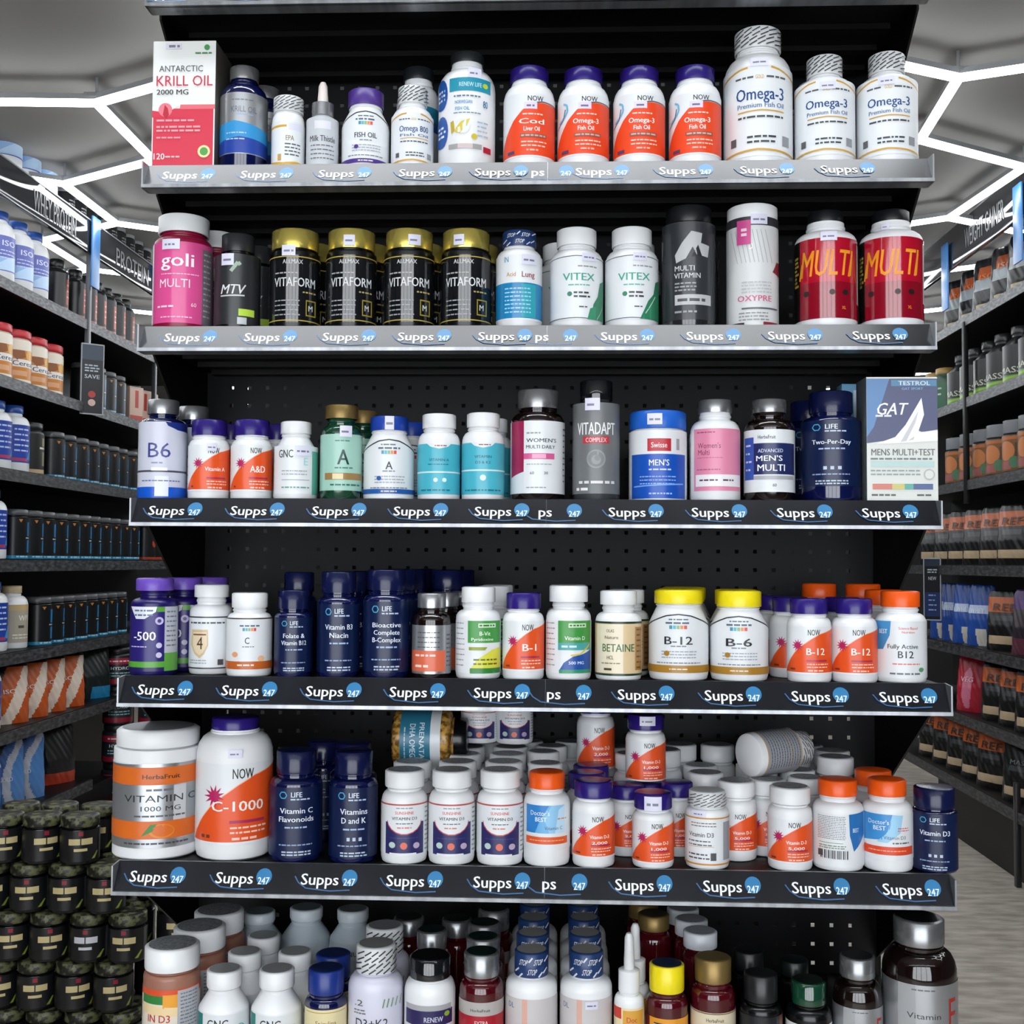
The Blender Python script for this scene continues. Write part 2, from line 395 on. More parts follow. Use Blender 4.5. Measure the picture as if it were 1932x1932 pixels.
def make(T, R, H, rootname='supplement_bottle', seg=40, det=True):
    """T: template with H (nominal px), cap=(width fraction, height, material), neck, sh, kind, body, lab=(y0,y1,ops)"""
    k = H/T['H']; root = empty(rootname)
    cw, ch, cm = T['cap'][:3]; cr = R*cw
    cz = H-ch*k; nz = cz-T.get('neck', 6)*k; sz = nz-T.get('sh', 15)*k; nr = T.get('nr', cr*.9)if T.get('nr') else cr*.9
    if T.get('nrf'): nr = R*T['nrf']
    prof = body_profile(R, H, nr, cz, nz, sz, T.get('kind', 'round'), T.get('br', .06)*R*2)
    b = MB(); b.lathe(prof, T.get('body', 'white'), seg); b.done('body', root)
    cs = T.get('cs', 'rib')
    b = MB(); e = cr*.07
    if cs == 'drop':
        b.lathe([(cr*.9, cz), (cr, cz+.001), (cr, cz+(H-cz)*.36), (cr*.8, cz+(H-cz)*.38), (0, cz+(H-cz)*.38)], cm, 28); b.done('collar', root)
        b = MB(); q = cr*T.get('tip', .42); zz = cz+(H-cz)*.38
        b.lathe([(q, zz), (q, zz+(H-zz)*.25), (q*.9, zz+(H-zz)*.5), (q*.85, H-q), (q*.5, H-q*.2), (0, H)], T.get('tipm', 'e9dfda'), 20); b.done('dropper_bulb', root)
    else:
        n = 72 if (det and cs == 'rib') else seg
        top = [(cr-e, H-e*.25), (cr-e*2.5, H), (cr*.0, H)]
        if cs == 'dome': top = [(cr*.92, H-ch*k*.12), (cr*.6, H-ch*k*.02), (0, H)]
        if cs == 'inset': top = [(cr*.95, H), (cr*.9, H), (cr*.88, H-.002), (0, H-.002)]
        b.lathe([(cr*.93, cz), (cr*.985, cz), (cr, cz+e*.5), (cr, H-e)]+top, cm, n, rib=(cz+e*.2, H-e*1.2) if cs == 'rib' and det else None)
        if T.get('ctop') and det: b.lathe([(cr*.86, H+.0003), (0, H+.0004)], T['ctop'], 28)  # top disc tone; on white caps the grey is painted shade
        c = b.done('cap', root, sharp=60)
        if T.get('cops') and det:
            bm, mats = printed('x', T['cops'], cr, cz, H-e, None, eps=.0008, obj=1)
            me = c.data; off = len(me.materials)
            for f in bm.faces: f.material_index += off
            for m in mats: me.materials.append(M(m))
            bm.from_mesh(me); bm.to_mesh(me); bm.free()
    if T.get('lab') and (det or T.get('farlab', True)):
        y0, y1, ops = T['lab']; printed('label', ops, R, H-y1*k, H-y0*k, root)
    if T.get('stk') and det:
        x, y, ww, hh = T['stk']; zt = H-y*k; zb = zt-hh*k
        rr = max(rad_at(prof, z_) for z_ in (zb, (zb+zt)/2, zt))+.0012
        if zb > cz-.001: rr = cr+.0012
        ops = [('R', 'price', x-ww/2, 0, x+ww/2, 1), ('D', '77748a', x-ww*.36, .55, x+ww*.36, .18)]
        printed('price_sticker', ops, rr, zb, zt, root, eps=.0004)
    return root
def tree_copy(o, parent=None):
    c = o.copy(); COL.objects.link(c)
    if parent: c.parent = parent
    for ch in o.children:
        tree_copy(ch, c)
    return c
PLACED = []
def free(X, Y, R, z0, z1):
    return all(min(z1, e) - max(z0, d) < .004 or math.hypot(X-a, Y-b_) > R+r-.0012 for a, b_, r, d, e in PLACED)
def settle(X, Y, R, z0, z1, lim=.03):
    for rr in [i*.0025 for i in range(int(lim/.0025)+1)]:
        for t in range(12 if rr else 1):
            x = X+rr*math.sin(t*math.pi/6); y = Y+rr*math.cos(t*math.pi/6)
            if y+R < BACK-.003 and x-R > GX0+.006 and x+R < GX1-.006 and free(x, y, R, z0, z1): return x, y
    return None
def place(sh, cx, w, yt, T, d, where, dep=0.0, back=0, rot=0.0, group=None, name='supplement_bottle', bdx=0, cat='bottle', z=None, bT=None, pitch=1.04, mod=None):
    """sh shelf number, cx/w centre and width in the photo, yt top; d: short look; where: rest of the label"""
    T = dict(T)
    if mod: T.update(mod)
    D, zs = SH[sh]; D0 = D+.0095+.004
    R = w*(D0+.03)/(2*F)*.982; Y = D0+R+dep; R = w*Y/(2*F)*.975
    X = U(cx, yt, Y).x; zt = U(cx, yt, Y+(R*.6 if sh >= 4 else -R*.75)).z; zb = (zs-.002) if z is None else z
    if dep > .012:
        q = settle(X, Y, R, zb, zt, .05)
        if q: X, Y = q
        else: print('NOROOM', d, where)
    root = make(T, R, zt-zb, name)
    root.location = (X, Y, zb); fac = -math.atan2(X, Y)
    root.rotation_euler = (0, 0, fac+rot)
    g = group or (f'{d} column' if back else None)
    tag(root, f'{d} {where}'.strip(), cat, g)
    PLACED.append((X, Y, R, zb, zt))
    BACKS.append((root, back, R, pitch, bdx, zb, zt, d, g, fac)); return root
BACKS = []
def fill_backs():
    for root, back, R, pitch, bdx, zb, zt, d, g, fac in BACKS:
        X, Y = root.location.x, root.location.y
        for k in range(back):
            yy = Y+(k+1)*2*R*pitch
            q = settle(X+bdx*(k+1), yy, R, zb, zt, .022)
            if not q: break
            c = tree_copy(root); c.location = (q[0], q[1], zb); c.rotation_euler = (0, 0, fac*.5)
            for ch in list(c.children):
                if ch.name.startswith('price_sticker'): bpy.data.objects.remove(ch)
            c['label'] = f'{ORD[k]} one behind the {d}'; c['group'] = g
            PLACED.append((q[0], q[1], R, zb, zt))

# ------------------------------------------------------------------ printed designs
def NOW(title, sub=None, sc='purple', tsz=.11, tx=.3, tw=None):
    o = [('B', 'lab', 0, 1), ('P', 'orange', [(-.985, .97), (-.93, .84), (-.8, .68), (-.55, .5), (-.25, .38), (.1, .26), (.5, .15), (1, .02), (1, .97)]),
         ('R', 'lab', -1, .965, 1, 1), ('A', 'f3b9a0', [(-.985, .97), (-.93, .84), (-.8, .68), (-.55, .5), (-.25, .38), (.1, .26), (.5, .15), (1, .02)], .012),
         ('S', 'mag', -.5, .40, .26), ('T', '20261f', 'NOW', .22, .12, .13, .55), ('T', 'f4ece8', title, tx, .52, tsz, tw)]
    if sub: o.append(('T', 'f4ece8', sub, tx, .655, tsz*.78, min(.9, (tw or .9)*.8)))
    o += [('R', 'a82a58', -.12, .70, .75, .735), ('D', 'f6c9b8', -.1, .79, .8, .022, 2, .06), ('D', 'f6c9b8', -.05, .925, .6, .03), ('D', '6a3a2a', -.8, .9, -.6, .04)]
    return o
T_now = dict(H=145, cap=(.86, 29, 'purple'), neck=7, sh=16, kind='round', body='white', br=.08)
def now(title, sub=None, **k):
    t = dict(T_now); t['lab'] = (47, 129, NOW(title, sub, **{a: k[a] for a in k if a in ('tsz', 'tx', 'tw')})); t.update({a: v for a, v in k.items() if a not in ('tsz', 'tx', 'tw')}); return t
def OM(l1, l2, flag=True):
    o = [('B', 'lab', 0, 1), ('P', 'e5471f', [(-1, .98), (-.97, .8), (-.85, .62), (-.6, .42), (-.25, .26), (.1, .17), (.5, .14), (1, .13), (1, .98)]),
         ('A', '4b5560', [(.0, .17), (.5, .125), (1, .12)], .02), ('T', '23261f', 'NOW', .25, .08, .085, .62), ('R', 'd9d0ee', -.2, .14, .3, .25), ('D', '6c6680', -.1, .20, .2, .03)]
    if flag: o += [('A', '6db3d6', [(-.9, .42), (-.7, .34), (-.6, .26), (-.62, .16), (-.75, .12)], .035), ('A', '2b5f8c', [(-.95, .5), (-.75, .38), (-.68, .22)], .02)]
    o += [('D', 'f6d5c8', -.25, .33, .55, .02), ('T', 'f6efe9', l1, .1, .44, .085, 1.0), ('T', 'f6efe9', l2, .1, .56, .075, .62), ('R', '8f5348', -.35, .64, .65, .70), ('D', 'c9a89a', -.3, .67, .6, .025),
          ('D', 'f6c9b8', -.3, .77, .65, .02, 2, .06), ('D', 'f0b39d', -.1, .9, .4, .025), ('R', '4a3a6a', -.8, .9, -.55, .95)]
    return o
T_om = dict(H=175, cap=(.76, 24, 'purple'), neck=8, sh=24, kind='round', br=.09)
def CGN(l1, l2='', big=.13, arc=.03):
    return [('B', 'lab', 0, 1)]+[('A', 'c89a3a', [(-1, .13), (-.8, .07), (-.5, .03), (-.28, .02)], arc), ('A', 'c89a3a', [(.38, .02), (.6, .04), (.85, .08), (1, .13)], arc),
        ('D', '55555a', -.62, .13, -.12, .022), ('T', 'c89a2a', 'GOLD', .06, .13, .045, .24), ('D', '55555a', .25, .13, .8, .022),
        ('T', '15477f', l1, .08, .31, big, 1.45), ('T', '4a6b96', l2 or 'Premium Fish Oil', .1, .44, .055, 1.4), ('A', 'c89a3a', [(-.55, .51), (.1, .50), (.72, .51)], .015),
        ('D', '46484e', -.55, .57, .7, .022, 1), ('R', '8c8f94', .68, .77, .86, .88), ('D', '3b3e44', -.3, .79, .55, .022, 2, .055), ('R', '55585d', -.75, .78, -.6, .87),
        ('A', 'c89a3a', [(-1, .975), (-.6, .945), (0, .93), (.6, .945), (1, .975)], arc)]
SEAL = [('A', '3c3e44', [(x-.16, y+.09), (x+.16, y-.09)], .055) for y in (.15, .38, .61, .84) for x in [-.85+.34*i+(.12 if int(y*10) % 2 else 0) for i in range(6)]]
SEALN = [('T', 'dfe3ea', 'STOP', x, y, .26, .5, True, .3) for x, y in ((-.5, .32), (.35, .3), (0, .72))]+[('A', 'cfd6e2', [(x-.1, y+.1), (x+.1, y-.1)], .07) for x, y in ((-.8, .7), (.75, .7), (-.05, .2), (.5, .85), (-.6, .9), (.8, .2))]
T_cgn = dict(H=205, cap=(.69, 33, 'offwhite'), neck=8, sh=40, kind='round', cops=SEAL, cs='plain', br=.1)
def C21(big, sub, band, tcol='2a2b30', bandh=(.90, .985), arc=True):
    o = [('P', 'lab', [(-1, 0.22), (-.75, .1), (-.4, .025), (0, 0), (.4, .025), (.75, .1), (1, .22), (1, .995), (-1, .995)]), ('A', '2b2d33', [(-1, .225), (-.75, .105), (-.4, .03), (0, .005), (.4, .03), (.75, .105), (1, .225)], .022),
         ('D', '5a6a7a', -.32, .09, .32, .022), ('D', '4e5f72', -.42, .15, .42, .03)]
    for k, c in enumerate(('3c8fa8', '54b0c0', '8fb07a', 'e08a4a', 'd0523f')): o.append(('R', c, -.3+k*.12, .19, -.2+k*.12, .25))
    o += [('T', tcol, big, 0, .44, .14 if len(big) < 5 else .10, min(.3*len(big), .95) if len(big) > 1 else .28), ('D', '7c8087', -.25, .54, .25, .02), ('D', '9aa0a8', -.55, .63, .6, .018, 3, .05), ('C', band, -.38, .66, .09), ('D', '767a80', -.7, .82, .7, .018),
          ('B', band, *bandh), ('D', 'e8dcc0', -.3, sum(bandh)/2, .3, .02)]
    return o
T_21 = dict(H=165, cap=(.82, 26, 'yellow'), neck=6, sh=30, kind='slope', br=.1, body='white')
def LIFE(lines, icon=True, tsz=.07):
    o = [('B', '0a1a42', 0, 1), ('T', 'd9e2f0', 'LIFE', .02, .10, .075, .42), ('D', 'b8c8de', -.2, .17, .5, .02)]
    for k in range(6):
        a = k*math.pi/3; b_ = a+math.pi/3
        o.append(('A', '4aa6cf', [(-.47+.13*math.cos(a), .11+.05*math.sin(a)), (-.47+.13*math.cos(b_), .11+.05*math.sin(b_))], .014))
    y = .33
    for ln in lines: o.append(('T', 'dfe6f2', ln, .02, y, tsz, min(1.35, .13*len(ln)+.1))); y += tsz*1.5
    o += [('D', '9fb6d8', -.4, y, .45, .022)]
    if icon: o += [('R', 'b4c4da', -.25, .70, -.13, .75), ('R', 'b4c4da', -.02, .70, .1, .75), ('R', 'b4c4da', .22, .70, .34, .75)]
    o += [('D', '8fa6c8', -.6, .82, .6, .018), ('D', 'b8c8de', -.5, .92, .55, .02, 2, .04)]
    return o
T_life = dict(H=190, cap=(.84, 38, 'navy'), neck=8, sh=12, kind='round', body='navyglass', br=.08)
def life(lines, **k): t = dict(T_life); t['lab'] = (56, 176, LIFE(lines)); t.update(k); return t
ARC = lambda y, c, t=.02, h=.0: ('B', c, y-t/2, y+t/2)
# ------------------------------------------------------------------ boxes
def carton(sh, x0, x1, yt, depth, d, where, ops, side, base='e4e6e4', rz=0, dep=.004, shift=0, extra=None):
    D, zs = SH[sh]; Y = D+.0095+.004+dep; cx = (x0+x1)/2
    A = U(x0, yt, Y); B = U(x1, yt, Y); W = (B.x-A.x); H = U(cx, yt, Y).z-(zs-.002)
    root = empty('product_box', ((A.x+B.x)/2, Y, zs-.002), rz)
    b = MB(); b.box(-W/2, 0, 0, W/2, depth, H, base, .0008)
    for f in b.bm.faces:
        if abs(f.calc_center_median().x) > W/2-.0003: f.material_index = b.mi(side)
    b.done('carton', root)
    printed('front_print', ops, W/2*.995, .0008, H-.0008, root, flat=True)
    if extra: extra(root, W, H)
    tag(root, f'{d} {where}', 'box'); return root
# ------------------------------------------------------------------ SHELF 1
carton(1, 290, 408, 77, .075, 'white and crimson krill oil carton', 'at the left end of the top shelf', [
 ('R', 'cf2f48', -1, .53, 1, 1), ('R', 'e4e6e4', -1, 0, -.97, 1), ('R', 'dfe0de', .96, .5, 1, 1), ('P', 'e06a76', [(-.1, .50), (1, .50), (1, .535), (-.12, .535)]), ('P', 'e4e6e4', [(-1, .52), (-.1, .50), (-.5, .56), (-1, .56)]), ('P', 'cf2f48', [(-1, .545), (-.55, .56), (-.1, .53), (0, .6), (-1, .6)]),
 ('C', 'e27684', -.58, .54, .22), ('P', 'b21d30', [(-.66, .58), (-.6, .5), (-.5, .53), (-.46, .58), (-.55, .61)]),
 ('C', '3e8f4a', .72, .05, .09), ('D', '3e7f4a', .35, .095, .95, .012), ('R', 'd9d8e6', -.6, .015, -.1, .06), ('D', '7b7b88', -.5, .04, -.15, .02),
 ('T', '4a4d50', 'ANTARCTIC', -.1, .215, .05, 1.4, False), ('T', 'c2304a', 'KRILL OIL', .02, .31, .085, 1.8, False), ('T', '35383b', '2000 MG', -.36, .40, .042, 1.02),
 ('D', 'f0a0a8', -.85, .625, .35, .014, 1), ('D', 'f0a0a8', -.85, .675, .55, .014, 2, .03), ('D', 'eb96a0', -.85, .76, .0, .012, 1),
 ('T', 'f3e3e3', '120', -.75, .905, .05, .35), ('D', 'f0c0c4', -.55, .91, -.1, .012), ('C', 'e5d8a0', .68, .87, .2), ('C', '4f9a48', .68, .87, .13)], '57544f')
place(1, 462, 92, 118, dict(H=182, cap=(.62, 23, 'gunm'), neck=9, sh=22, body='navyglass', nrf=.55, lab=(54, 158, [
 ('B', 'lab_silver', 0, 1), ('P', '2f8fc9', [(-1, .52), (-.4, .46), (.2, .50), (1, .6), (1, .82), (-1, .82)]), ('P', '1f3f9a', [(-1, .80), (-.2, .72), (1, .78), (1, .985), (-1, .985)]), ('T', '6a7080', 'KRILL OIL', 0, .27, .10, 1.1, False), ('D', '7a808c', -.5, .12, .4, .02), ('D', '9ab0d0', -.3, .36, .4, .02), ('D', 'a8c8e8', -.7, .66, .1, .02, 2, .1)])),
 'cobalt glass bottle with silver and blue label', 'beside the krill oil carton', back=1, bdx=.012)
place(1, 545, 64, 179, dict(T_cgn, H=121, cap=(.92, 26, 'offwhite'), neck=3, sh=16, lab=(45, 117, [('B', 'lab', 0, 1), ('A', 'd0a02c', [(-1, .13), (-.1, .11)], .05), ('R', 'd8d8e8', 0, .04, .8, .2), ('T', '8a7a4a', 'EPA', .1, .38, .12, .5), ('D', '55585d', -.2, .52, .7, .03, 4, .08), ('R', 'c49a5a', -.6, .75, -.4, .9), ('A', 'd0a02c', [(-1, .92), (-.3, .97), (.5, .93), (1, .97)], .05)])),
 'small white bottle with sealed white cap and gold lines', 'left of the dropper bottle', group='white bottles with sealed printed caps')
place(1, 610, 62, 145, dict(H=155, cap=(.70, 63, 'gunm'), cs='drop', neck=2, sh=10, kind='round', body='b9bdc2', tip=.48, lab=(70, 150, [('B', 'bfc3c8', 0, 1), ('R', 'd6d6e4', -.5, .08, .5, .25), ('T', '33363b', 'Milk Thistle', 0, .45, .13, 1.7), ('D', '6a6d72', -.7, .6, .7, .025, 4, .09)])),
 'frosted dropper bottle with pale rubber bulb', 'between the small sealed bottle and the purple-capped one', back=1, bdx=-.008, name='dropper_bottle')
place(1, 691, 92, 163, dict(T_21, H=135, cap=(.76, 27, '4c3385'), neck=6, sh=24, lab=(44, 132, C21('FISH OIL', '', '4c3385', bandh=(.88, .96)))), 'white slope-shouldered fish oil bottle with purple cap', 'on the top shelf')
place(1, 779, 82, 157, dict(T_cgn, H=142, cap=(.70, 30, 'offwhite'), sh=22, lab=(52, 137, CGN('Omega 800', 'Fish Oil', .12))), 'white Omega 800 bottle with sealed cap', 'left of the big teal-banded bottle', dep=.0, group='white bottles with sealed printed caps')
place(1, 790, 84, 122, dict(H=178, cap=(.72, 18, '1c2024'), neck=10, sh=24, lab=(50, 160, [('B', 'lab', 0, 1), ('R', '2a8fb0', .2, .1, 1, .3), ('C', '2f5fa8', .8, .35, .25)])), 'white bottle with charcoal cap', 'standing behind the Omega 800 bottle', dep=.09)
place(1, 882, 112, 90, dict(H=207, cap=(.60, 18, '1f2326'), neck=14, sh=32, br=.06, lab=(56, 182, [
 ('R', '1f8fa8', -.6, .0, .8, .18), ('T', 'bfe4ee', 'RENEW LIFE', .12, .09, .06, .8), ('C', 'b9c832', .62, .09, .09), ('C', '2254a0', -.86, .19, .2, .21), ('D', 'dfe8f4', -.96, .14, -.75, .03, 3, .06), ('C', '2254a0', -.86, .70, .22, .22), ('D', 'dfe8f4', -.96, .64, -.72, .03, 3, .06),
 ('D', '56788c', -.45, .25, .45, .02), ('T', '2f88b8', 'NORWEGIAN', -.12, .33, .05, .6), ('T', '2f88b8', 'FISH OIL', -.16, .42, .05, .5), ('T', '2f6f9c', '80', .62, .34, .1, .2), ('D', '7a8a94', -.45, .48, .5, .015), ('C', 'd8dcda', -.15, .66, .26), ('P', 'd0bd3c', [(-.45, .72), (-.2, .60), (.1, .56), (.0, .66), (-.25, .76)]), ('P', 'b8a030', [(-.55, .60), (-.45, .58), (-.42, .72), (-.52, .76)]), ('C', 'c8b438', .25, .80, .1),
 ('D', '9fb4c4', .35, .60, .7, .02, 4, .06), ('R', '9a9a98', -.6, .90, .5, .965), ('R', 'c8b8b8', -.3, .90, .2, .965), ('R', 'b01c38', .55, .92, .8, 1.0)]), stk=(.25, 40, .45, 16)),
 'big white bottle with dark cap and teal banner', 'near the middle of the top shelf')
g = 'orange labelled white bottles with purple caps on the top shelf'
place(1, 999, 100, 120, dict(T_om, lab=(54, 160, OM('Cod', 'Liver Oil', False))), 'cod liver oil bottle with purple cap, orange label', 'leftmost of four alike', group=g, back=0)
for k, cx in enumerate((1101, 1206, 1311)):
    place(1, cx, 100, 122-k*1.5, dict(T_om, lab=(54, 158, OM('Omega-3', 'Fish Oil'))), ('first', 'second', 'third')[k]+' orange omega-3 bottle with purple cap', 'counting from the cod liver oil bottle', group=g)
place(1, 1429, 131, 43, dict(T_cgn, H=245, cap=(.68, 37, 'offwhite'), neck=12, sh=40, lab=(78, 232, CGN('Omega-3', '', .14, .022)), stk=(.05, 66, .5, 14)), 'tallest white omega-3 bottle with sealed cap', 'on the top shelf', group='white omega-3 bottles')
place(1, 1555, 113, 96, dict(T_cgn, H=190, cap=(.60, 33, 'offwhite'), neck=6, sh=28, lab=(52, 176, CGN('Omega-3', '', .12, .022)), stk=(.1, 56, .5, 13)), 'medium omega-3 bottle with sealed cap', 'right after the tallest one', group='white omega-3 bottles', back=1, bdx=.006)
place(1, 1672, 113, 90, dict(T_cgn, H=192, cap=(.60, 33, 'offwhite'), neck=6, sh=28, lab=(52, 178, CGN('Omega-3', '', .12, .022)), stk=(.0, 52, .5, 13)), 'omega-3 bottle with sealed cap', 'at the right end of the top shelf', group='white omega-3 bottles')
# ------------------------------------------------------------------ SHELF 2
place(2, 348, 114, 401, dict(H=207, cap=(.86, 32, 'offwhite'), neck=8, sh=16, body='8c0f38', nrf=.74, br=.08, lab=(54, 196, [('B', 'hotpink', 0, 1), ('R', '77707a', .62, .06, .99, 1), ('D', 'b8b0b8', .66, .12, .9, .02, 12, .07), ('R', 'f0e4ea', -1, .0, -.95, 1),
 ('T', 'f6eef2', 'goli', -.22, .22, .17, 1.15), ('T', 'f3dce6', 'MULTI', -.3, .51, .11, 1.05, False), ('D', 'f0c0d6', -.7, .40, .5, .012), ('D', 'f0d0e0', -.8, .80, -.3, .022), ('T', 'f3dce6', '60', .35, .77, .05, .18, False), ('D', 'f0b8d0', -.7, .93, .3, .015)]), stk=(-.4, 50, .55, 18)),
 'magenta gummy jar with white cap', 'at the left end of the second shelf', back=1, bdx=.02, name='gummy_jar')
place(2, 450, 88, 437, dict(H=168, cap=(.72, 31, '2a2c30'), neck=6, sh=14, body='black', lab=(40, 160, [('B', 'graph', 0, 1), ('A', '9ab09a', [(-.3, .25), (0, .12), (.1, .16)], .05), ('T', 'd8dadc', 'MTV', -.25, .50, .14, 1.05, True, .25), ('A', 'c8cacc', [(-.7, .60), (.3, .59)], .02), ('R', 'b8d84a', .05, .78, .72, .88), ('R', 'c0c4c8', .0, .90, .4, 1)]), stk=(-.42, 40, .5, 20)),
 'black bottle with lime green patch on its label', 'right of the pink gummy jar', back=1, bdx=.01)
AM = [('B', '14161a', 0, 1), ('R', 'b8a44a', -1, .02, 1, .035), ('R', 'b8a44a', -1, .965, 1, .98), ('T', 'c9cbc8', 'ALLMAX', -.1, .10, .065, .8), ('D', 'a8a8a8', -.75, .27, .1, .02),
  ('T', 'd4d6d8', 'VITAFORM', .0, .40, .14, 1.75), ('D', 'b0a060', .3, .55, .8, .022), ('D', '9a9ca0', -.75, .68, .2, .018, 4, .07), ('R', '9a8a30', .42, .66, .8, .9), ('R', '14161a', .46, .68, .76, .88), ('T', 'c9cbc8', 'M', .6, .78, .09, .2)]
for k, cx in enumerate((558, 664, 773, 880)):
    place(2, cx, 98, 430, dict(H=173, cap=(.93, 34, 'gold'), neck=3, sh=6, kind='jar', body='black', br=.1, lab=(48, 162, AM), stk=((-.25, 32, .5, 18), (-.1, 14, .45, 18), (.2, 13, .5, 18), (-.3, 13, .42, 18))[k]),
      ('leftmost', 'second', 'third', 'rightmost')[k]+' black jar with gold lid', 'of the four in a row on the second shelf', back=1, bdx=.008, group='black jars with gold lids', name='supplement_jar')
place(2, 980, 89, 431, dict(H=177, cap=(.74, 29, '1f3a6a'), cs='plain', cops=SEALN, neck=5, sh=18, br=.05, lab=(48, 163, [('B', 'lab', 0, 1), ('T', '3a8fa8', 'IN', -.55, .07, .09, .22), ('T', 'c0872c', 'Acid', -.35, .30, .07, .42), ('T', '8a2a20', 'Lung', .4, .30, .09, .6), ('B', '1f7fb4', .43, .97), ('R', '2f9fb0', .1, .45, .7, .96), ('D', '9fd0e8', -.6, .52, .5, .02, 7, .06)]), stk=(.4, 48, .6, 18)),
 'white bottle with navy sealed cap and blue lower label', 'right of the gold-lidded jars')
VX = [('B', 'lab', 0, 1), ('A', '4a4d52', [(-1, .04), (0, .01), (1, .04)], .012), ('D', '8a8d92', .05, .17, .75, .02), ('T', '3f9f88', 'VITEX', .1, .33, .12, 1.25), ('D', '5fb09c', -.3, .46, .5, .02), ('D', '3a3d42', -.1, .58, .5, .028, 2, .06), ('C', '2f7f60', -.25, .60, .09), ('D', '4a4d52', .1, .80, .4, .02), ('A', '4a4d52', [(-1, .985), (0, .97), (1, .985)], .012)]
LEAF = [('P', '2f7f5c', [(.55, .99), (.62, .75), (.78, .62), (.86, .40), (.97, .35), (.99, .99)]), ('A', 'b8d8c8', [(.68, .95), (.9, .6)], .012), ('A', 'b8d8c8', [(.75, .98), (.96, .75)], .012), ('P', '3f9470', [(.4, .99), (.5, .82), (.7, .78), (.7, .99)])]
place(2, 1088, 102, 426, dict(H=180, cap=(.76, 31, 'white'), neck=8, sh=20, body='white', lab=(54, 166, VX+LEAF[:1]+LEAF[2:]), stk=(.45, 50, .5, 14)), 'left one of two white bottles with green leaves', 'on the second shelf', back=1, bdx=-.02, group='white vitex bottles')
place(2, 1192, 102, 425, dict(H=180, cap=(.76, 31, 'white'), neck=8, sh=20, body='white', lab=(54, 166, VX+LEAF+[('P', '2f7f5c', [(.3, .99), (.6, .70), (.9, .5), (.99, .99)]), ('A', 'b8d8c8', [(.5, .9), (.85, .62)], .015)]), stk=(.3, 50, .5, 14)), 'right one of two white bottles with green leaves', 'beside the charcoal jar', back=1, bdx=.01, group='white vitex bottles')
place(2, 1299, 102, 385, dict(H=222, cap=(.86, 30, '15171a'), neck=3, sh=6, kind='jar', body='232528', br=.1, lab=(34, 208, [('B', '33363a', 0, 1), ('P', 'b4b6b8', [(-.5, .34), (-.25, .22), (.1, .10), (.5, .12), (.45, .22), (.75, .24), (.7, .36), (.3, .34), (.15, .26), (-.1, .38), (-.45, .42)]), ('P', '202226', [(.1, .36), (.35, .24), (.5, .36)]), ('T', 'c8cacc', 'MULTI', -.15, .475, .055, .75), ('T', 'c8cacc', 'VITAMIN', -.05, .55, .055, 1.0), ('D', '9a9c9e', -.5, .63, .3, .015, 3, .035), ('R', 'b9bbbd', -.5, .745, .8, .85), ('D', '4a4c4e', -.4, .8, .6, .03), ('D', '9a9c9e', -.5, .92, .3, .02)])),
 'tall charcoal multivitamin jar with grey figure mark', 'on the second shelf', back=1, bdx=.014, name='supplement_jar')
place(2, 1419, 98, 384, dict(H=222, cap=(.98, 25, 'white'), cs='plain', neck=1, sh=3, kind='jar', body='offwhite', br=.03, lab=(26, 220, [('B', 'd3d5d6', 0, 1), ('B', '34343a', 0, .08)]+[('A', 'a8aaac', [(-.8+i*.16, .12+j*.0), (-.55+i*.16, .42)], .006) for i in range(9) for j in (0,)]+[('T', 'f4f4f4', 'D', -.05, .27, .06, .14), ('P', '8a2a3a', [(.75, .5), (.9, .40), (.98, .4), (.98, .53)]), ('D', 'b4b6b8', -.4, .60, .7, .012, 4, .03),
   ('T', 'c85a80', 'OXYPRE', .1, .745, .055, 1.35), ('R', '5a5c62', -.4, .83, .9, .845), ('D', '8a8c90', -.5, .88, .6, .012, 3, .03), ('R', '3a2a30', -.95, .965, -.3, 1), ('R', '8a2a3a', .4, .96, .9, 1)]), stk=(.25, 22, .6, 18)),
 'tall white canister with pink tag and slanted hatching', 'right of the charcoal jar', back=1, bdx=-.03, name='supplement_canister', cat='canister')
o_ = [o for o in bpy.data.objects if o.get('label', '').startswith('tall white canister')][0]
printed('pink_tag', [('R', 'c84a8a', -.55, 0, -.05, 1), ('D', 'f0d0e0', -.4, .4, -.2, .12, 2, .2)], .0345, .11, .142, o_, eps=.0015)
MU = [('B', '15130f', 0, 1), ('R', 'b0102a', -.80, 0, 1, 1), ('D', 'b09a40', -.96, .2, -.84, .03, 8, .05), ('R', 'c0c0c0', .95, .05, 1, .8), ('P', '880c22', [(-.8, .55), (.9, .55), (.9, 1), (-.8, 1)]),
  ('T', 'e8961c', 'MULTI', 0, .30, .34, 1.75, True, .12), ('A', 'e8961c', [(-.8, .5), (-.72, .3)], .03), ('A', 'e8961c', [(.7, .48), (.8, .2)], .03), ('C', '2a1a14', -.6, .68, .09), ('C', '2a1a14', .2, .68, .09), ('C', '2a1a14', .6, .68, .09), ('T', 'e8961c', 'XL', .55, .87, .04, .14)]
MUT = dict(H=212, cap=(.58, 22, '14171a'), neck=16, sh=18, kind='round', body='white', nrf=.60, br=.12, cs='rib', lab=(56, 196, MU), stk=(.1, 46, .5, 16))
place(2, 1557, 117, 391, MUT, 'left red and yellow multivitamin bottle', 'with black cap near the right of the second shelf', group='red multivitamin bottles')
place(2, 1680, 118, 389, dict(MUT, stk=(-.2, 30, .3, 10)), 'right red and yellow multivitamin bottle', 'with black cap at the end of the second shelf', group='red multivitamin bottles')
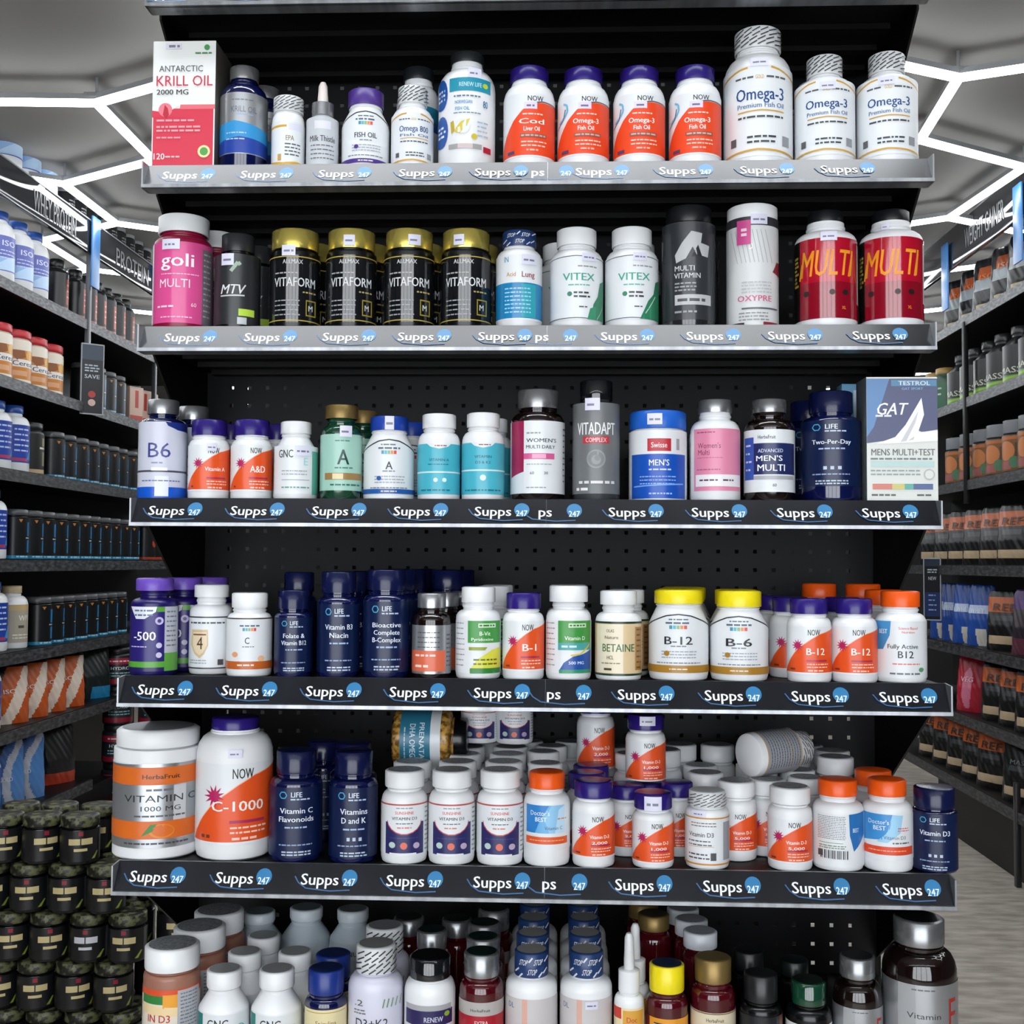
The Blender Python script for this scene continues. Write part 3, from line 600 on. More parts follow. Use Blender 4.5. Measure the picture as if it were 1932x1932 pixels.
# ------------------------------------------------------------------ SHELF 3
place(3, 309, 91, 751, dict(H=185, cap=(.66, 27, 'silver'), neck=8, sh=12, body='navyglass', nrf=.56, lab=(44, 184, [('B', 'lilac', 0, .84), ('P', '1d2f7e', [(.1, 0), (1, 0), (1, .12), (.6, .10), (.2, .05)]), ('T', '3a3f86', 'B6', -.15, .36, .20, .95, False), ('D', '8a8db0', -.45, .53, .0, .02), ('R', '4a4c58', -1, .625, 1, .65), ('R', 'e6e8f2', -.45, .59, .2, .63), ('B', '1458c8', .84, 1), ('R', 'dfe4f4', -.3, .70, .25, .96), ('D', '6a6fa0', -.8, .76, .7, .015)])),
 'B6 bottle with lilac label and silver cap', 'at the left end of the third shelf', back=1, bdx=.02)
g = 'orange labelled white bottles on the third shelf'
place(3, 396, 79, 790, now('Vitamin A', tsz=.09, tw=1.0, stk=(.1, 44, .45, 14)), 'orange vitamin A bottle with purple cap', 'right of the B6 bottle', back=1, group=g)
place(3, 476, 79, 790, now('A&D', tsz=.15, tw=.75, stk=(.35, 3, .8, 28)), 'orange A and D bottle, price tag on its cap', 'on the third shelf', group=g, back=1, bdx=.02)
place(3, 559, 85, 793, dict(H=143, cap=(.70, 22, 'white'), neck=8, sh=26, kind='slope', body='white', br=.12, lab=(46, 132, [('B', 'lab', 0, 1), ('R', 'tealk', -1, 0, -.95, 1), ('R', '5fb09c', .72, .1, .99, 1), ('T', '2e3338', 'GNC', -.45, .16, .17, .7), ('T', '9ad0dc', 'E', .45, .32, .16, .2, False), ('D', '9a9da2', -.6, .52, .5, .02, 2, .07), ('R', '8a8d92', -.6, .70, .6, .712), ('D', '6a9a90', -.6, .86, .6, .028), ('R', '15191c', -.98, .05, -.955, .9)]), stk=(.3, 46, .7, 18)),
 'white slope-shouldered bottle with teal label edges', 'right of the A and D bottle')
place(3, 645, 80, 762, dict(H=174, cap=(.80, 25, 'brass'), neck=12, sh=18, body='dgreen', nrf=.66, lab=(55, 156, [('B', 'mint', 0, 1), ('D', '4a7a70', -.3, .12, .4, .02), ('T', '1f3d3a', 'A', .1, .40, .28, .58), ('D', '4a7a70', -.3, .60, .6, .025), ('R', '9a7a4a', -.75, .69, .95, .81), ('R', 'e0d0a0', -.4, .70, .1, .80), ('D', '3a6a60', -.5, .9, .9, .03)]), stk=(.2, 40, .55, 20)),
 'dark green bottle with mint A label and brown cap', 'on the third shelf', back=1, bdx=.018)
place(3, 735, 97, 783, dict(T_21, H=152, cap=(.76, 26, '1c3fa0'), neck=6, sh=28, lab=(44, 148, C21('A', '', '2458a4', bandh=(.84, .92))), stk=(-.0, 2, .45, 24)), 'white slope-shouldered bottle with royal blue cap', 'right of the mint A bottle', back=1, bdx=.02)
TE = [('B', '47b0c4', 0, 1), ('P', 'lab', [(-.55, 0), (-.4, .06), (0, .10), (.4, .06), (.55, 0)]), ('D', '8a3a4a', -.2, .04, .35, .02), ('T', '1f5f6c', 'VITAMIN A', 0, .32, .055, .95), ('D', '1f6f7c', -.5, .41, .5, .018), ('B', 'cfe8ea', .55, .58), ('C', 'd4eef0', -.15, .72, .1), ('C', 'd4eef0', .25, .72, .1), ('D', '1f6f7c', -.8, .92, .5, .03)]
place(3, 829, 82, 779, dict(H=158, cap=(.80, 26, 'white'), neck=8, sh=20, lab=(56, 146, TE)), 'left turquoise vitamin bottle with white cap', 'of the pair on the third shelf', group='turquoise vitamin bottles')
place(3, 912, 82, 777, dict(H=160, cap=(.78, 26, 'white'), neck=8, sh=20, lab=(56, 148, TE[:3]+[('T', '1f5f6c', 'VITAMIN', 0, .27, .055, .8), ('T', '1f5f6c', 'D3 & K2', 0, .38, .055, .7), ('B', 'cfe8ea', .52, .55), ('C', 'd4eef0', 0, .68, .14), ('D', '1f6f7c', -.8, .92, .8, .03)])), 'right turquoise vitamin bottle with white cap', 'of the pair on the third shelf', group='turquoise vitamin bottles', back=1, bdx=.008)
place(3, 1015, 104, 732, dict(H=204, cap=(.76, 34, 'gunm'), neck=8, sh=20, body='amber', lab=(60, 190, [('B', 'lab', 0, 1), ('R', '9c2452', -.95, 0, -.5, .8), ('P', 'd8e0e4', [(-.95, .78), (-.5, .70), (-.5, 1), (-.95, 1)]), ('T', '33363b', "WOMEN'S", .15, .27, .055, 1.15), ('T', '33363b', 'MULTI DAILY', .12, .36, .05, 1.1), ('D', '8a8d92', -.4, .17, .1, .018), ('R', 'd05a90', -.5, .45, .6, .53), ('R', 'eaa0c0', -.2, .46, .3, .52), ('D', 'a8abb0', -.4, .60, .5, .014), ('T', '5a5d62', '60', -.2, .72, .04, .15), ('T', '5a5d62', '30', .3, .72, .04, .15), ('D', '55585d', .9, .1, .97, .02, 10, .08), ('D', '8a8d92', -.4, .92, .3, .014)])),
 "women's multivitamin bottle, dark glass with magenta stripe", 'in the middle of the third shelf', back=0)
place(3, 1125, 90, 715, dict(H=222, cap=(.70, 36, '14161a'), neck=4, sh=8, kind='round', body='3a3d40', br=.05, nrf=.62, lab=(44, 208, [('B', '6e7173', 0, 1), ('T', 'f0f0f0', 'VITADAPT', 0, .28, .14, 1.75), ('R', 'b83a44', -.55, .37, .55, .45), ('T', 'e8d0d0', 'COMPLEX', 0, .41, .05, .9), ('C', '8a8d8f', 0, .62, .4), ('C', '727577', 0, .62, .33), ('C', '8a8d8f', 0, .63, .2), ('C', '787b7d', .05, .61, .12), ('D', 'd8d8d8', -.7, .875, .75, .03), ('D', 'e8e8e8', -.8, .95, -.3, .03)]), stk=(-.15, 36, .6, 22)),
 'slim grey bottle with black cap and skull-like emblem', 'right of the magenta striped one', back=0)
place(3, 1241, 110, 773, dict(H=167, cap=(.99, 34, '1f62c8'), cs='plain', neck=2, sh=3, kind='jar', body='white', br=.03, lab=(38, 165, [('B', 'lab', 0, 1), ('R', 'b82430', -.35, .12, .45, .30), ('T', 'f0e0e0', 'Swisse', .05, .21, .08, .55), ('R', '1450b4', -.88, .34, .92, .97), ('T', 'e4ecf8', "MEN'S", .05, .46, .09, .7), ('D', 'c0d4f0', -.3, .56, .5, .022), ('D', '8fb0e0', -.6, .66, .6, .015, 3, .05), ('A', '6fa0e8', [(-.8, .80), (0, .78), (.85, .76)], .02), ('D', 'a8c4ec', -.3, .90, .5, .02), ('R', '9a9da2', .62, .12, .72, .28)]), stk=(-.1, 8, .5, 20)),
 "white men's tub with wide blue lid and blue label", 'right of the slim grey bottle', back=1, bdx=.01, name='supplement_tub', cat='tub')
place(3, 1349, 95, 751, dict(H=188, cap=(.68, 24, 'silver'), neck=14, sh=22, body='white', lab=(56, 168, [('R', 'pink', -.82, 0, .98, 1), ('T', '7a2a4a', "Women's", -.25, .27, .09, .95, False), ('T', '7a2a4a', 'Multi', -.45, .38, .09, .5, False), ('D', '9a4a6a', -.7, .06, .0, .018), ('D', 'b06080', -.7, .47, .3, .012), ('D', 'a85878', -.7, .66, .2, .018), ('R', 'e8e4e8', -.75, .74, .95, .93), ('D', '4a3a40', -.6, .83, .1, .025), ('D', '4a3a40', .3, .83, .7, .025)])),
 "white women's bottle with pink label and silver cap", 'on the third shelf', back=1, bdx=.006)
place(3, 1451, 95, 750, dict(H=188, cap=(.68, 25, 'gunm'), neck=12, sh=18, body='amber', lab=(58, 170, [('B', 'lab', 0, 1), ('R', '1f2a5c', -.6, .22, .95, .72), ('R', '2f55b0', -.95, .12, -.6, .80), ('D', 'd0d8f0', -.9, .25, -.68, .03, 4, .13), ('T', '2a2d33', 'HerbaFruit', -.1, .12, .06, .7), ('T', 'c8d0e8', 'ADVANCED', .05, .34, .06, 1.0), ('T', 'eef0f6', "MEN'S", .0, .46, .09, 1.05), ('T', 'eef0f6', 'MULTI', .08, .61, .11, 1.1), ('R', 'a8aab0', -.6, .74, .9, .80), ('T', '4a4d52', '60', .2, .89, .05, .15)])),
 "dark men's multi bottle with navy and white label", 'right of the pink labelled one', back=1, bdx=.01)
place(3, 1567, 110, 735, life(['Two-Per-Day'], H=205, cap=(.74, 40, 'navy'), neck=6, sh=14), 'large navy two-per-day bottle', 'beside the silver carton on the third shelf', back=1, bdx=-.024)
carton(3, 1634, 1768, 711, .05, "silver and slate men's multi carton", 'at the right end of the third shelf', [
 ('B', 'd9dcd6', 0, 1), ('P', '4a5074', [(-1, .01), (1, .01), (1, .42), (.55, .44), (.3, .40), (-.2, .50), (-1, .53)]), ('P', '5b86b8', [(-1, .01), (-.35, .01), (-.8, .4), (-1, .48)]), ('R', '4f86ac', -.3, .02, .98, .07), ('T', 'e4e8ee', 'TESTROL', .35, .045, .035, .9), ('T', '7fb0d8', 'GAT SPORT', .3, .09, .02, .6),
 ('T', 'f0f2f4', 'GAT', -.32, .25, .10, .85, True, .25), ('D', 'e0e4ea', -.75, .31, -.3, .015), ('P', 'f0f0f0', [(.55, .165), (.62, .30), (.45, .44), (1, .43), (1, .51), (-.2, .53), (-.75, .535), (-.2, .48), (.1, .38)]), ('P', 'c8c8cc', [(.5, .25), (.32, .50), (-.05, .52), (.2, .40)]), ('P', 'f4f4f4', [(.55, .165), (.62, .30), (.42, .46), (.1, .52), (.38, .36)]),
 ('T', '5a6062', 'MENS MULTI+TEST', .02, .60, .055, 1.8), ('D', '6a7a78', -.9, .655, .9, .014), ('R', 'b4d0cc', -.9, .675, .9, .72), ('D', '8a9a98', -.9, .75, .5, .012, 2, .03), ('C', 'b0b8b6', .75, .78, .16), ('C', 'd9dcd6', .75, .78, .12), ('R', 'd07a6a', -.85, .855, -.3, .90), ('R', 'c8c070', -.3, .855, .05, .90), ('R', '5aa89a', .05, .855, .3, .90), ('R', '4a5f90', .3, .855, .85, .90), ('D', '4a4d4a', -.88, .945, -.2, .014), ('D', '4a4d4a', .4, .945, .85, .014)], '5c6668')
carton(3, 1588, 1622, 724, .03, 'narrow light blue carton', 'standing behind the two-per-day bottle', [('B', '4a9cc8', 0, 1), ('R', 'c8e0ec', .3, .05, .8, .3)], '7fb8d0', base='4a9cc8', dep=.12)
# ------------------------------------------------------------------ SHELF 4
place(4, 293, 89, 1090, dict(H=186, cap=(.80, 24, 'violet'), neck=14, sh=12, body='1a0f5a', nrf=.6, lab=(54, 176, [('B', '2a2070', 0, 1), ('P', 'lab', [(-.95, .0), (.1, .0), (.05, .08), (-.2, .14), (-.4, .19), (-.75, .19), (-.85, .1)]), ('D', '5a6a9a', -.8, .06, 0, .025, 2, .07), ('R', '5a9a3a', .1, 0, .45, .08), ('R', 'b8bcc8', .42, .0, .96, .72), ('D', '6a6d80', .5, .08, .9, .022, 8, .075), ('C', 'c0b8d8', .2, .22, .17), ('C', '4a3a8a', .2, .22, .08), ('T', 'f0f0f6', '-500', -.42, .45, .14, 1.0), ('D', 'c0b8e0', -.9, .62, -.3, .016), ('C', 'c8c4e0', .2, .60, .12), ('C', 'c8c4e0', .2, .75, .12), ('R', '58a03a', -1, .85, .5, .94), ('R', '58a03a', .42, .72, .96, 1.0), ('R', '241a5c', -1, .94, .35, 1)])),
 'indigo C-500 bottle with violet cap', 'at the left end of the fourth shelf', back=2, bdx=.018)
place(4, 400, 82, 1102, dict(H=170, cap=(.80, 24, 'white'), neck=14, sh=16, body='white', br=.1, nrf=.66, lab=(60, 158, [('B', 'lab', 0, 1), ('B', '2a2d33', 0, .025), ('B', '2a2d33', .975, 1), ('D', '4a4d52', -.9, .12, .6, .03), ('P', 'd0b78f', [(-.85, .25), (-.15, .25), (-.12, .55), (-.3, .72), (-.5, .8), (-.72, .72), (-.88, .55)]), ('P', 'e2cfae', [(-.78, .30), (-.2, .30), (-.18, .54), (-.35, .68), (-.5, .74), (-.68, .68), (-.8, .54)]), ('T', '4a3a2a', '4', -.5, .50, .25, .3, False), ('R', '7a5a3a', -.78, .33, -.22, .36), ('D', '9a9da2', -.9, .84, -.2, .02, 2, .05), ('R', '4a4d52', .3, .82, .55, .93)])),
 'white bottle with a tan shield marked 4', 'behind the orange banded C bottle', dep=.026)
place(4, 472, 86, 1117, dict(T_21, H=162, cap=(.80, 29, 'white'), neck=10, sh=16, kind='round', lab=(48, 148, [('B', 'lab', 0, 1), ('B', '3a3028', 0, .025)]+C21('C', '', 'c0642a')[3:9]+[('T', '2a2b30', 'C', -.1, .43, .13, .2), ('D', '7c8087', -.3, .55, .2, .02), ('C', 'e0a070', -.6, .70, .12), ('C', 'e8b890', .5, .78, .14), ('B', 'bd5f26', .83, .98), ('D', 'f0d8c0', -.5, .9, .2, .03)])),
 'white vitamin C bottle with orange-brown band', 'on the fourth shelf beside the shield bottle', dep=.0)
place(4, 555, 72, 1112, life(['Folate &', 'Vitamin B12'], H=160, cap=(.84, 35, 'navy'), neck=6, sh=8), 'short navy folate bottle', 'left of the B3 niacin bottle', mod=dict(lab=(50, 150, LIFE(['Folate &', 'Vitamin B12'], False, .085))))
place(4, 565, 68, 1079, life(['B'], H=192), 'taller navy bottle', 'standing behind the short folate bottle', dep=.075)
place(4, 640, 80, 1078, life(['Vitamin B3', 'Niacin'], tsz=.08), 'navy B3 niacin bottle', 'second of three navy bottles on the fourth shelf', back=2, bdx=.008, mod=dict(lab=(58, 180, LIFE(['Vitamin B3', 'Niacin'], False, .08))))
place(4, 730, 88, 1074, life(['Complete'], H=198), 'navy B-complex bottle', 'right of the B3 niacin bottle', back=3, bdx=.006, mod=dict(lab=(58, 186, LIFE(['Bioactive', 'Complete', 'B-Complex'], False, .07))))
place(4, 815, 74, 1118, dict(H=156, cap=(.74, 27, 'silver'), neck=10, sh=16, body='amber', lab=(58, 146, [('B', 'lab_silver', 0, 1), ('R', 'coral', -1, .52, .7, .95), ('D', '55585d', -.7, .15, .4, .02, 4, .1), ('R', '8a8c90', .7, 0, .98, 1), ('D', 'f4d8cc', -.8, .62, .2, .04), ('D', 'f4d8cc', -.8, .84, 0, .05), ('D', '4a4c50', .75, .2, .95, .03, 8, .09)])),
 'small amber bottle with silver and coral label', 'left of the green B-vitamin bottle', back=2, bdx=.012)
place(4, 845, 76, 1075, life(['B'], H=198), 'tall navy bottle', 'behind the small amber coral-labelled bottle', dep=.14, back=1, bdx=.01)
BN = [('B', 'lab', 0, 1), ('D', '8a8d92', -.95, .05, -.6, .02, 9, .1), ('R', '3f9440', -.45, 0, .95, .42), ('R', 'c8e0c0', .0, .05, .75, .13), ('D', '2a6a2a', .05, .09, .7, .03)]
place(4, 903, 86, 1106, dict(H=170, cap=(.76, 29, 'white'), neck=14, sh=16, nrf=.68, br=.1, lab=(62, 158, BN+[('T', 'e8f4e4', 'B-Vit', .3, .24, .08, .5), ('T', 'e8f4e4', 'Pyridoxine', .2, .35, .06, 1.0), ('P', 'd8d84a', [(-.4, .95), (.0, .72), (.6, .55), (.95, .50), (.95, .95)]), ('P', '8a9a20', [(-.4, .5), (.4, .5), (.3, .56), (-.4, .56)]), ('D', '5a6a1a', -.2, .74, .8, .03, 2, .08), ('R', '2f7f3a', -.35, .9, .95, 1)])),
 'white bottle with green and yellow label', 'on the fourth shelf beside the B-1 bottle', back=2, bdx=.009)
place(4, 988, 79, 1117, now('B-1', tsz=.16, tw=.7, H=160, cap=(.84, 30, 'purple'), mod=0), 'orange B-1 bottle with purple cap', 'on the fourth shelf', mod=dict(lab=(52, 143, NOW('B-1', None, tsz=.15, tw=.7))))
place(4, 1073, 86, 1104, dict(H=174, cap=(.86, 30, 'white'), neck=14, sh=16, nrf=.7, br=.1, lab=(64, 160, BN+[('T', 'e8f4e4', 'Vitamin D', .3, .33, .08, .95), ('R', '4aa0a0', -.45, .42, .95, .56), ('D', 'c8e8e8', -.3, .49, .4, .04), ('P', '2350a0', [(-.4, .95), (-.2, .80), (.2, .68), (.6, .64), (.95, .55), (.95, .95)]), ('A', 'd0c040', [(.1, .66), (.5, .64), (.9, .45)], .03), ('T', 'dfe8f8', '500 MG', .35, .80, .06, .7), ('R', '2f8f6a', -.4, .93, .95, 1)])),
 'white bottle with green and blue label', 'on the fourth shelf right of the B-1 bottle', back=1, bdx=.0)
place(4, 1167, 88, 1113, dict(H=164, cap=(.80, 26, 'white'), neck=14, sh=16, nrf=.68, br=.1, lab=(56, 154, [('B', 'tan', 0, 1), ('B', '1f3a2a', 0, .04), ('B', '1f3a2a', .96, 1), ('R', 'e6dcc2', -.9, .05, .2, .95), ('T', '4a4234', 'OLAS', -.35, .17, .06, .35), ('T', '4a4234', 'Nature', -.3, .29, .06, .6), ('T', '3a6a40', 'BETAINE', .0, .48, .15, 1.45), ('T', '4a4234', 'HCL', -.35, .66, .07, .3), ('D', '8a7a60', -.7, .77, .1, .02), ('D', '4a4234', -.6, .88, -.2, .04), ('R', 'a87a40', .7, .1, .95, .9), ('D', '5a4224', .75, .15, .93, .03, 8, .1)])),
 'white bottle with tan betaine label', 'left of the yellow-capped bottles', back=1, bdx=.014)
g = 'slope-shouldered bottles with yellow caps'
place(4, 1280, 112, 1111, dict(T_21, H=167, lab=(44, 152, C21('B-12', '', 'ochre', bandh=(.86, .985)))), 'left yellow-capped bottle, marked B-12,', 'on the fourth shelf', group=g, back=2, bdx=.012)
place(4, 1394, 108, 1113, dict(T_21, H=167, cap=(.78, 30, 'yellow'), lab=(46, 154, C21('B-6', '', 'ochre', bandh=(.86, .985)))), 'right yellow-capped bottle, marked B-6,', 'on the fourth shelf', group=g, back=2, bdx=-.012)
g = 'orange B-12 bottles with purple caps'
place(4, 1526, 82, 1128, now('B-12', H=158, cap=(.86, 29, 'purple')), 'left orange B-12 bottle', 'with purple cap on the fourth shelf', group=g, back=3, bdx=-.012, mod=dict(lab=(52, 141, NOW('B-12', None, tsz=.15, tw=.85))))
place(4, 1611, 84, 1128, now('B-12', H=158, cap=(.80, 29, 'purple')), 'right orange B-12 bottle', 'beside the orange-capped bottle', group=g, back=1, bdx=.0, mod=dict(lab=(52, 141, NOW('B-12', None, tsz=.15, tw=.85))))
place(4, 1698, 94, 1114, dict(H=173, cap=(.76, 30, 'lidor'), neck=12, sh=18, nrf=.68, br=.12, lab=(56, 162, [('B', 'lab', 0, 1), ('P', '3f8cc4', [(-.97, 0), (-.35, 0), (-.4, .25), (-.65, .5), (-.97, .52)]), ('T', 'e8f0f8', 'BEST', -.65, .18, .08, .4), ('T', 'd05a50', 'Science-Based', .3, .12, .05, .75), ('T', 'd05a50', 'Nutrition', .3, .19, .04, .5), ('T', '2a2d33', 'Fully Active', .1, .44, .08, 1.2), ('T', '2a2d33', 'B12', .2, .58, .13, .6), ('D', 'd8685a', -.3, .75, .7, .02, 1), ('D', '6a6d72', -.4, .92, .7, .03), ('C', '5a9a6a', .75, .85, .09)])),
 'white B12 bottle with orange cap', 'at the right end of the fourth shelf', back=3, bdx=-.002)
place(4, 1545, 76, 1100, dict(H=187, cap=(.84, 30, 'lidor'), neck=12, sh=18, nrf=.7), 'plain white bottle with orange cap', 'far back behind the orange B-12 bottles', dep=.165)
place(4, 1628, 76, 1101, dict(H=187, cap=(.84, 30, 'lidor'), neck=12, sh=18, nrf=.7), 'plain white bottle, orange cap,', 'back row behind the right B-12 bottle', dep=.15, back=0)
# ------------------------------------------------------------------ SHELF 5
place(5, 300, 164, 1362, dict(H=262, cap=(.95, 36, 'white'), cs='plain', neck=2, sh=4, kind='jar', body='white', br=.03, ctop='8f9296', lab=(66, 236, [('B', 'lab_silver', 0, 1), ('P', 'lab', [(-1, 0), (-.8, -.01), (-.3, .0), (-1, .02)]), ('B', 'd86a24', .04, .25), ('T', '3a2a24', 'HerbaFruit', .08, .15, .055, .85), ('D', '6a6d72', -.25, .31, .5, .025, 1), ('R', 'c8cacc', .35, .26, .62, .68), ('T', '33363b', 'VITAMIN C', .08, .41, .085, 1.75, False), ('T', '33363b', '1000 MG', .08, .53, .06, .9, False), ('D', '5a5d62', -.5, .62, .6, .02), ('B', 'd86a24', .68, .89), ('C', 'e08a34', .1, .80, .28, .085), ('C', 'd86a24', .12, .795, .24, .07), ('P', '3f7f34', [(-.35, .86), (-.15, .72), (.0, .71), (-.1, .80)]), ('D', '4a4d52', -.7, .945, .7, .02)])),
 'huge white vitamin C tub with orange bands', 'at the left end of the fifth shelf', back=0, name='supplement_tub', cat='tub')
place(5, 445, 145, 1345, now('C-1000', H=283, cap=(.62, 26, 'purple')), 'giant C-1000 bottle with purple cap', 'on the fifth shelf beside the vitamin C tub', mod=dict(sh=46, neck=6, nrf=.62, br=.12, lab=(86, 248, NOW('C-1000', None, tsz=.13, tw=1.4, tx=.1)), stk=(.0, 58, .35, 16)))
place(5, 560, 100, 1408, life(['Vitamin C'], H=217, cap=(.76, 45, 'navy'), neck=8, sh=14), 'navy vitamin C bottle', 'right of the giant C-1000 bottle', mod=dict(lab=(68, 205, LIFE(['Vitamin C', 'Flavonoids'], False, .08))))
place(5, 610, 72, 1393, life(['C'], H=200), 'navy bottle', 'in the back between the two navy fifth-shelf bottles', dep=.11)
place(5, 668, 92, 1410, life(['Vitamins'], H=217, cap=(.78, 45, 'navy'), neck=8, sh=14), 'navy vitamins D and K bottle', 'left of the white bottles with navy labels', back=1, bdx=-.012, mod=dict(lab=(68, 205, LIFE(['Vitamins', 'D and K'], True, .085))))
VN = [('B', 'lab', 0, 1), ('B', 'b8504a', 0, .03), ('R', '2a2a60', -.78, .36, .8, .98), ('C', 'c8504a', 0, .34, .72, .26), ('C', 'lab', 0, .32, .70, .26), ('R', 'lab', -.78, .03, .8, .33), ('D', '8a8d92', -.35, .08, .35, .02), ('T', 'd0483c', 'SUNSHINE', 0, .17, .06, .8), ('T', '33363b', 'VITAMIN D3', 0, .28, .06, 1.1), ('D', '6a6d72', -.35, .38, .35, .02), ('D', 'd07a6a', -.3, .46, .3, .025), ('D', '4a4a80', -.6, .66, .6, .015),
      ('C', 'b8d0c8', -.5, .80, .13), ('C', 'd86a58', -.02, .81, .15), ('C', 'b8a8c0', .5, .81, .13), ('R', 'lab', -.6, .95, .5, 1), ('D', '8a8d92', .84, .1, .97, .03, 10, .09)]
g = 'white bottles with navy labels on the fifth shelf'
for k, cx in enumerate((764, 853, 944)):
    place(5, cx, 88, 1446, dict(H=184, cap=(.86, 33, 'white'), neck=8, sh=22, nrf=.72, br=.12, ctop='cloth_top', lab=(62, 164, VN)), ('leftmost', 'middle', 'rightmost')[k]+' white bottle with navy D3 label', 'of three on the fifth shelf', back=3, group=g, pitch=1.03, bdx=.002)
place(5, 1032, 88, 1449, dict(H=187, cap=(.78, 33, 'lidor'), neck=10, sh=20, nrf=.7, br=.12, lab=(62, 152, [('B', 'lab', 0, 1), ('R', '6ab0e0', -.85, 0, .75, .62), ('P', '2f80c8', [(-.85, 0), (.1, 0), (-.3, .35), (-.5, .62), (-.85, .62)]), ('P', '8fc4e8', [(.2, 0), (.75, 0), (.75, .62), (.1, .62), (-.1, .3)]), ('P', 'c0def2', [(.5, .1), (.75, 0), (.75, .62), (.35, .62)]), ('T', 'eef4fa', "Doctor's", -.3, .17, .11, .85, False), ('T', 'eef4fa', 'BEST', -.25, .31, .10, .5), ('D', 'd08a70', .45, .3, .8, .03), ('T', '4a5d70', 'Vitamin C', .3, .50, .08, .8, False), ('R', 'dd5a2a', -.85, .70, .85, .86), ('D', 'f0b090', -.7, .78, .7, .02)])),
 'white and sky blue bottle with orange cap', 'in the middle of the fifth shelf', back=0, mod=dict(ctop=None), bdx=.0, pitch=1.05, bT=0)
def nowd(l1, l2, H=172, **k): return dict(now(l1), H=H, cap=(.92, 33, k.get('cap', 'purple')), lab=(62 if H > 165 else 54, 150 if H > 165 else 142, NOW(l1, l2, tsz=.085, tw=.95)), nrf=.78)
g = 'orange D-3 bottles on the fifth shelf'
place(5, 1120, 80, 1466, nowd('Vitamin D-3', '2,000'), 'left orange D-3 bottle with purple cap', 'beside the sky blue bottle', group=g, back=2, pitch=1.04)
place(5, 1182, 72, 1474, nowd('Vitamin D-3', '2,000'), 'half hidden orange D-3 bottle', 'behind the price-tagged one', dep=.06, group=g)
place(5, 1232, 78, 1488, nowd('Vitamin D-3', '1,000', H=155), 'orange D-3 bottle with price tag on its cap', 'below the stacked one', group=g, back=0, mod=dict(stk=(.0, 4, .85, 30)))
place(5, 1277, 66, 1470, nowd('Vitamin D-3', '1,000'), 'orange D-3 bottle in shadow', 'behind the price-tagged one, to its right', dep=.063, group=g, back=1)
zc = SH[5][1]
place(5, 1218, 75, 1343, nowd('Vitamin D-3', '1,000', H=142), 'orange bottle stacked on top of other caps', 'above the price-tagged D-3 bottle', dep=.085, z=1.112, group=g, mod=dict(stk=(.1, 2, .8, 20)))
place(5, 1228, 66, 1478, nowd('Vitamin D-3', '1,000', H=150), 'orange bottle carrying the stacked one', 'behind the price-tagged D-3 bottle', dep=.068, group=g)
place(5, 1124, 71, 1310, nowd('Vitamin D-3', '2,000', H=120), 'dim orange bottle stacked on purple caps', 'high at the back of the fifth shelf', dep=.165, z=1.128, group=g)
place(5, 1334, 82, 1484, dict(T_cgn, H=157, cap=(.84, 31, 'offwhite'), neck=4, sh=10, lab=(50, 146, [('B', 'lab', 0, 1), ('B', 'c88a3a', 0, .03), ('D', '6a6450', -.7, .12, .4, .02, 2, .06), ('T', '3a3d42', 'Vitamin D3', -.3, .36, .10, 1.2), ('D', '55585d', -.8, .50, .2, .025, 2, .08), ('A', 'c8a06a', [(-.8, .62), (.3, .61)], .01), ('D', '4a4d52', -.8, .78, .1, .03, 2, .08), ('R', '4a4d52', .15, .74, .4, .90), ('R', '9a9da4', .7, .1, .96, .9), ('B', 'c88a3a', .965, 1)]), stk=(-.35, 36, .6, 13)),
 'small white D3 bottle with printed sealed cap', 'on the fifth shelf')
g2 = 'orange D-3 bottles with white caps'
place(5, 1389, 76, 1467, nowd('Vitamin D-3', '5,000', cap='white'), 'white-capped orange bottle', 'just behind the small sealed D3 bottle', dep=.045, back=2, group=g2, pitch=1.04, mod=dict(ctop='cloth_top'))
place(5, 1441, 76, 1467, nowd('Vitamin D-3', '5,000', cap='white'), 'white-capped orange bottle half hidden', 'behind the left side of the frontmost white-capped one', dep=.06, back=2, group=g2, pitch=1.04, mod=dict(ctop='cloth_top'))
place(5, 1490, 82, 1477, nowd('Vitamin D-3', '5,000', H=168, cap='white'), 'frontmost white-capped orange bottle', 'left of the barcode bottle', group=g2, mod=dict(ctop='cloth_top'))
place(5, 1509, 74, 1462, nowd('Vitamin D-3', '5,000', H=168, cap='white'), 'white bottle with patterned white cap', 'behind the frontmost white-capped one', dep=.072, back=1, group=g2, mod=dict(ctop='cloth_top'))
place(5, 1331, 74, 1452, nowd('Vitamin D-3', '5,000', cap='white'), 'white-capped bottle', 'second row, behind the small sealed D3 bottle', dep=.115, back=1, group=g2, mod=dict(ctop='cloth_top'))
DB = dict(H=187, cap=(.76, 33, 'lidor'), neck=12, sh=18, nrf=.68, br=.12)
place(5, 1580, 94, 1463, dict(DB, lab=(66, 176, [('B', 'lab', 0, 1), ('D', '6a6d70', -.75, .05, .3, .012, 14, .032), ('P', '2a70b4', [(.42, 0), (.97, -.03), (.97, .40), (.75, .62), (.6, .70), (.45, .4)]), ('T', 'd8e6f4', 'BEST', .68, .3, .08, .3), ('R', '5a8a4a', -.7, .54, .2, .55), ('D', '7a8a70', -.7, .6, .3, .02, 2, .04)]+[('R', '2a2c30', x, .68, x+.02+.02*((int(x*100)) % 2), .84) for x in [-.65+.07*i for i in range(15)]]+[('R', '4a4c50', -.72, .68, -.55, .80)])), 'orange-capped bottle turned to its barcode', 'on the fifth shelf', back=1, bdx=.0)
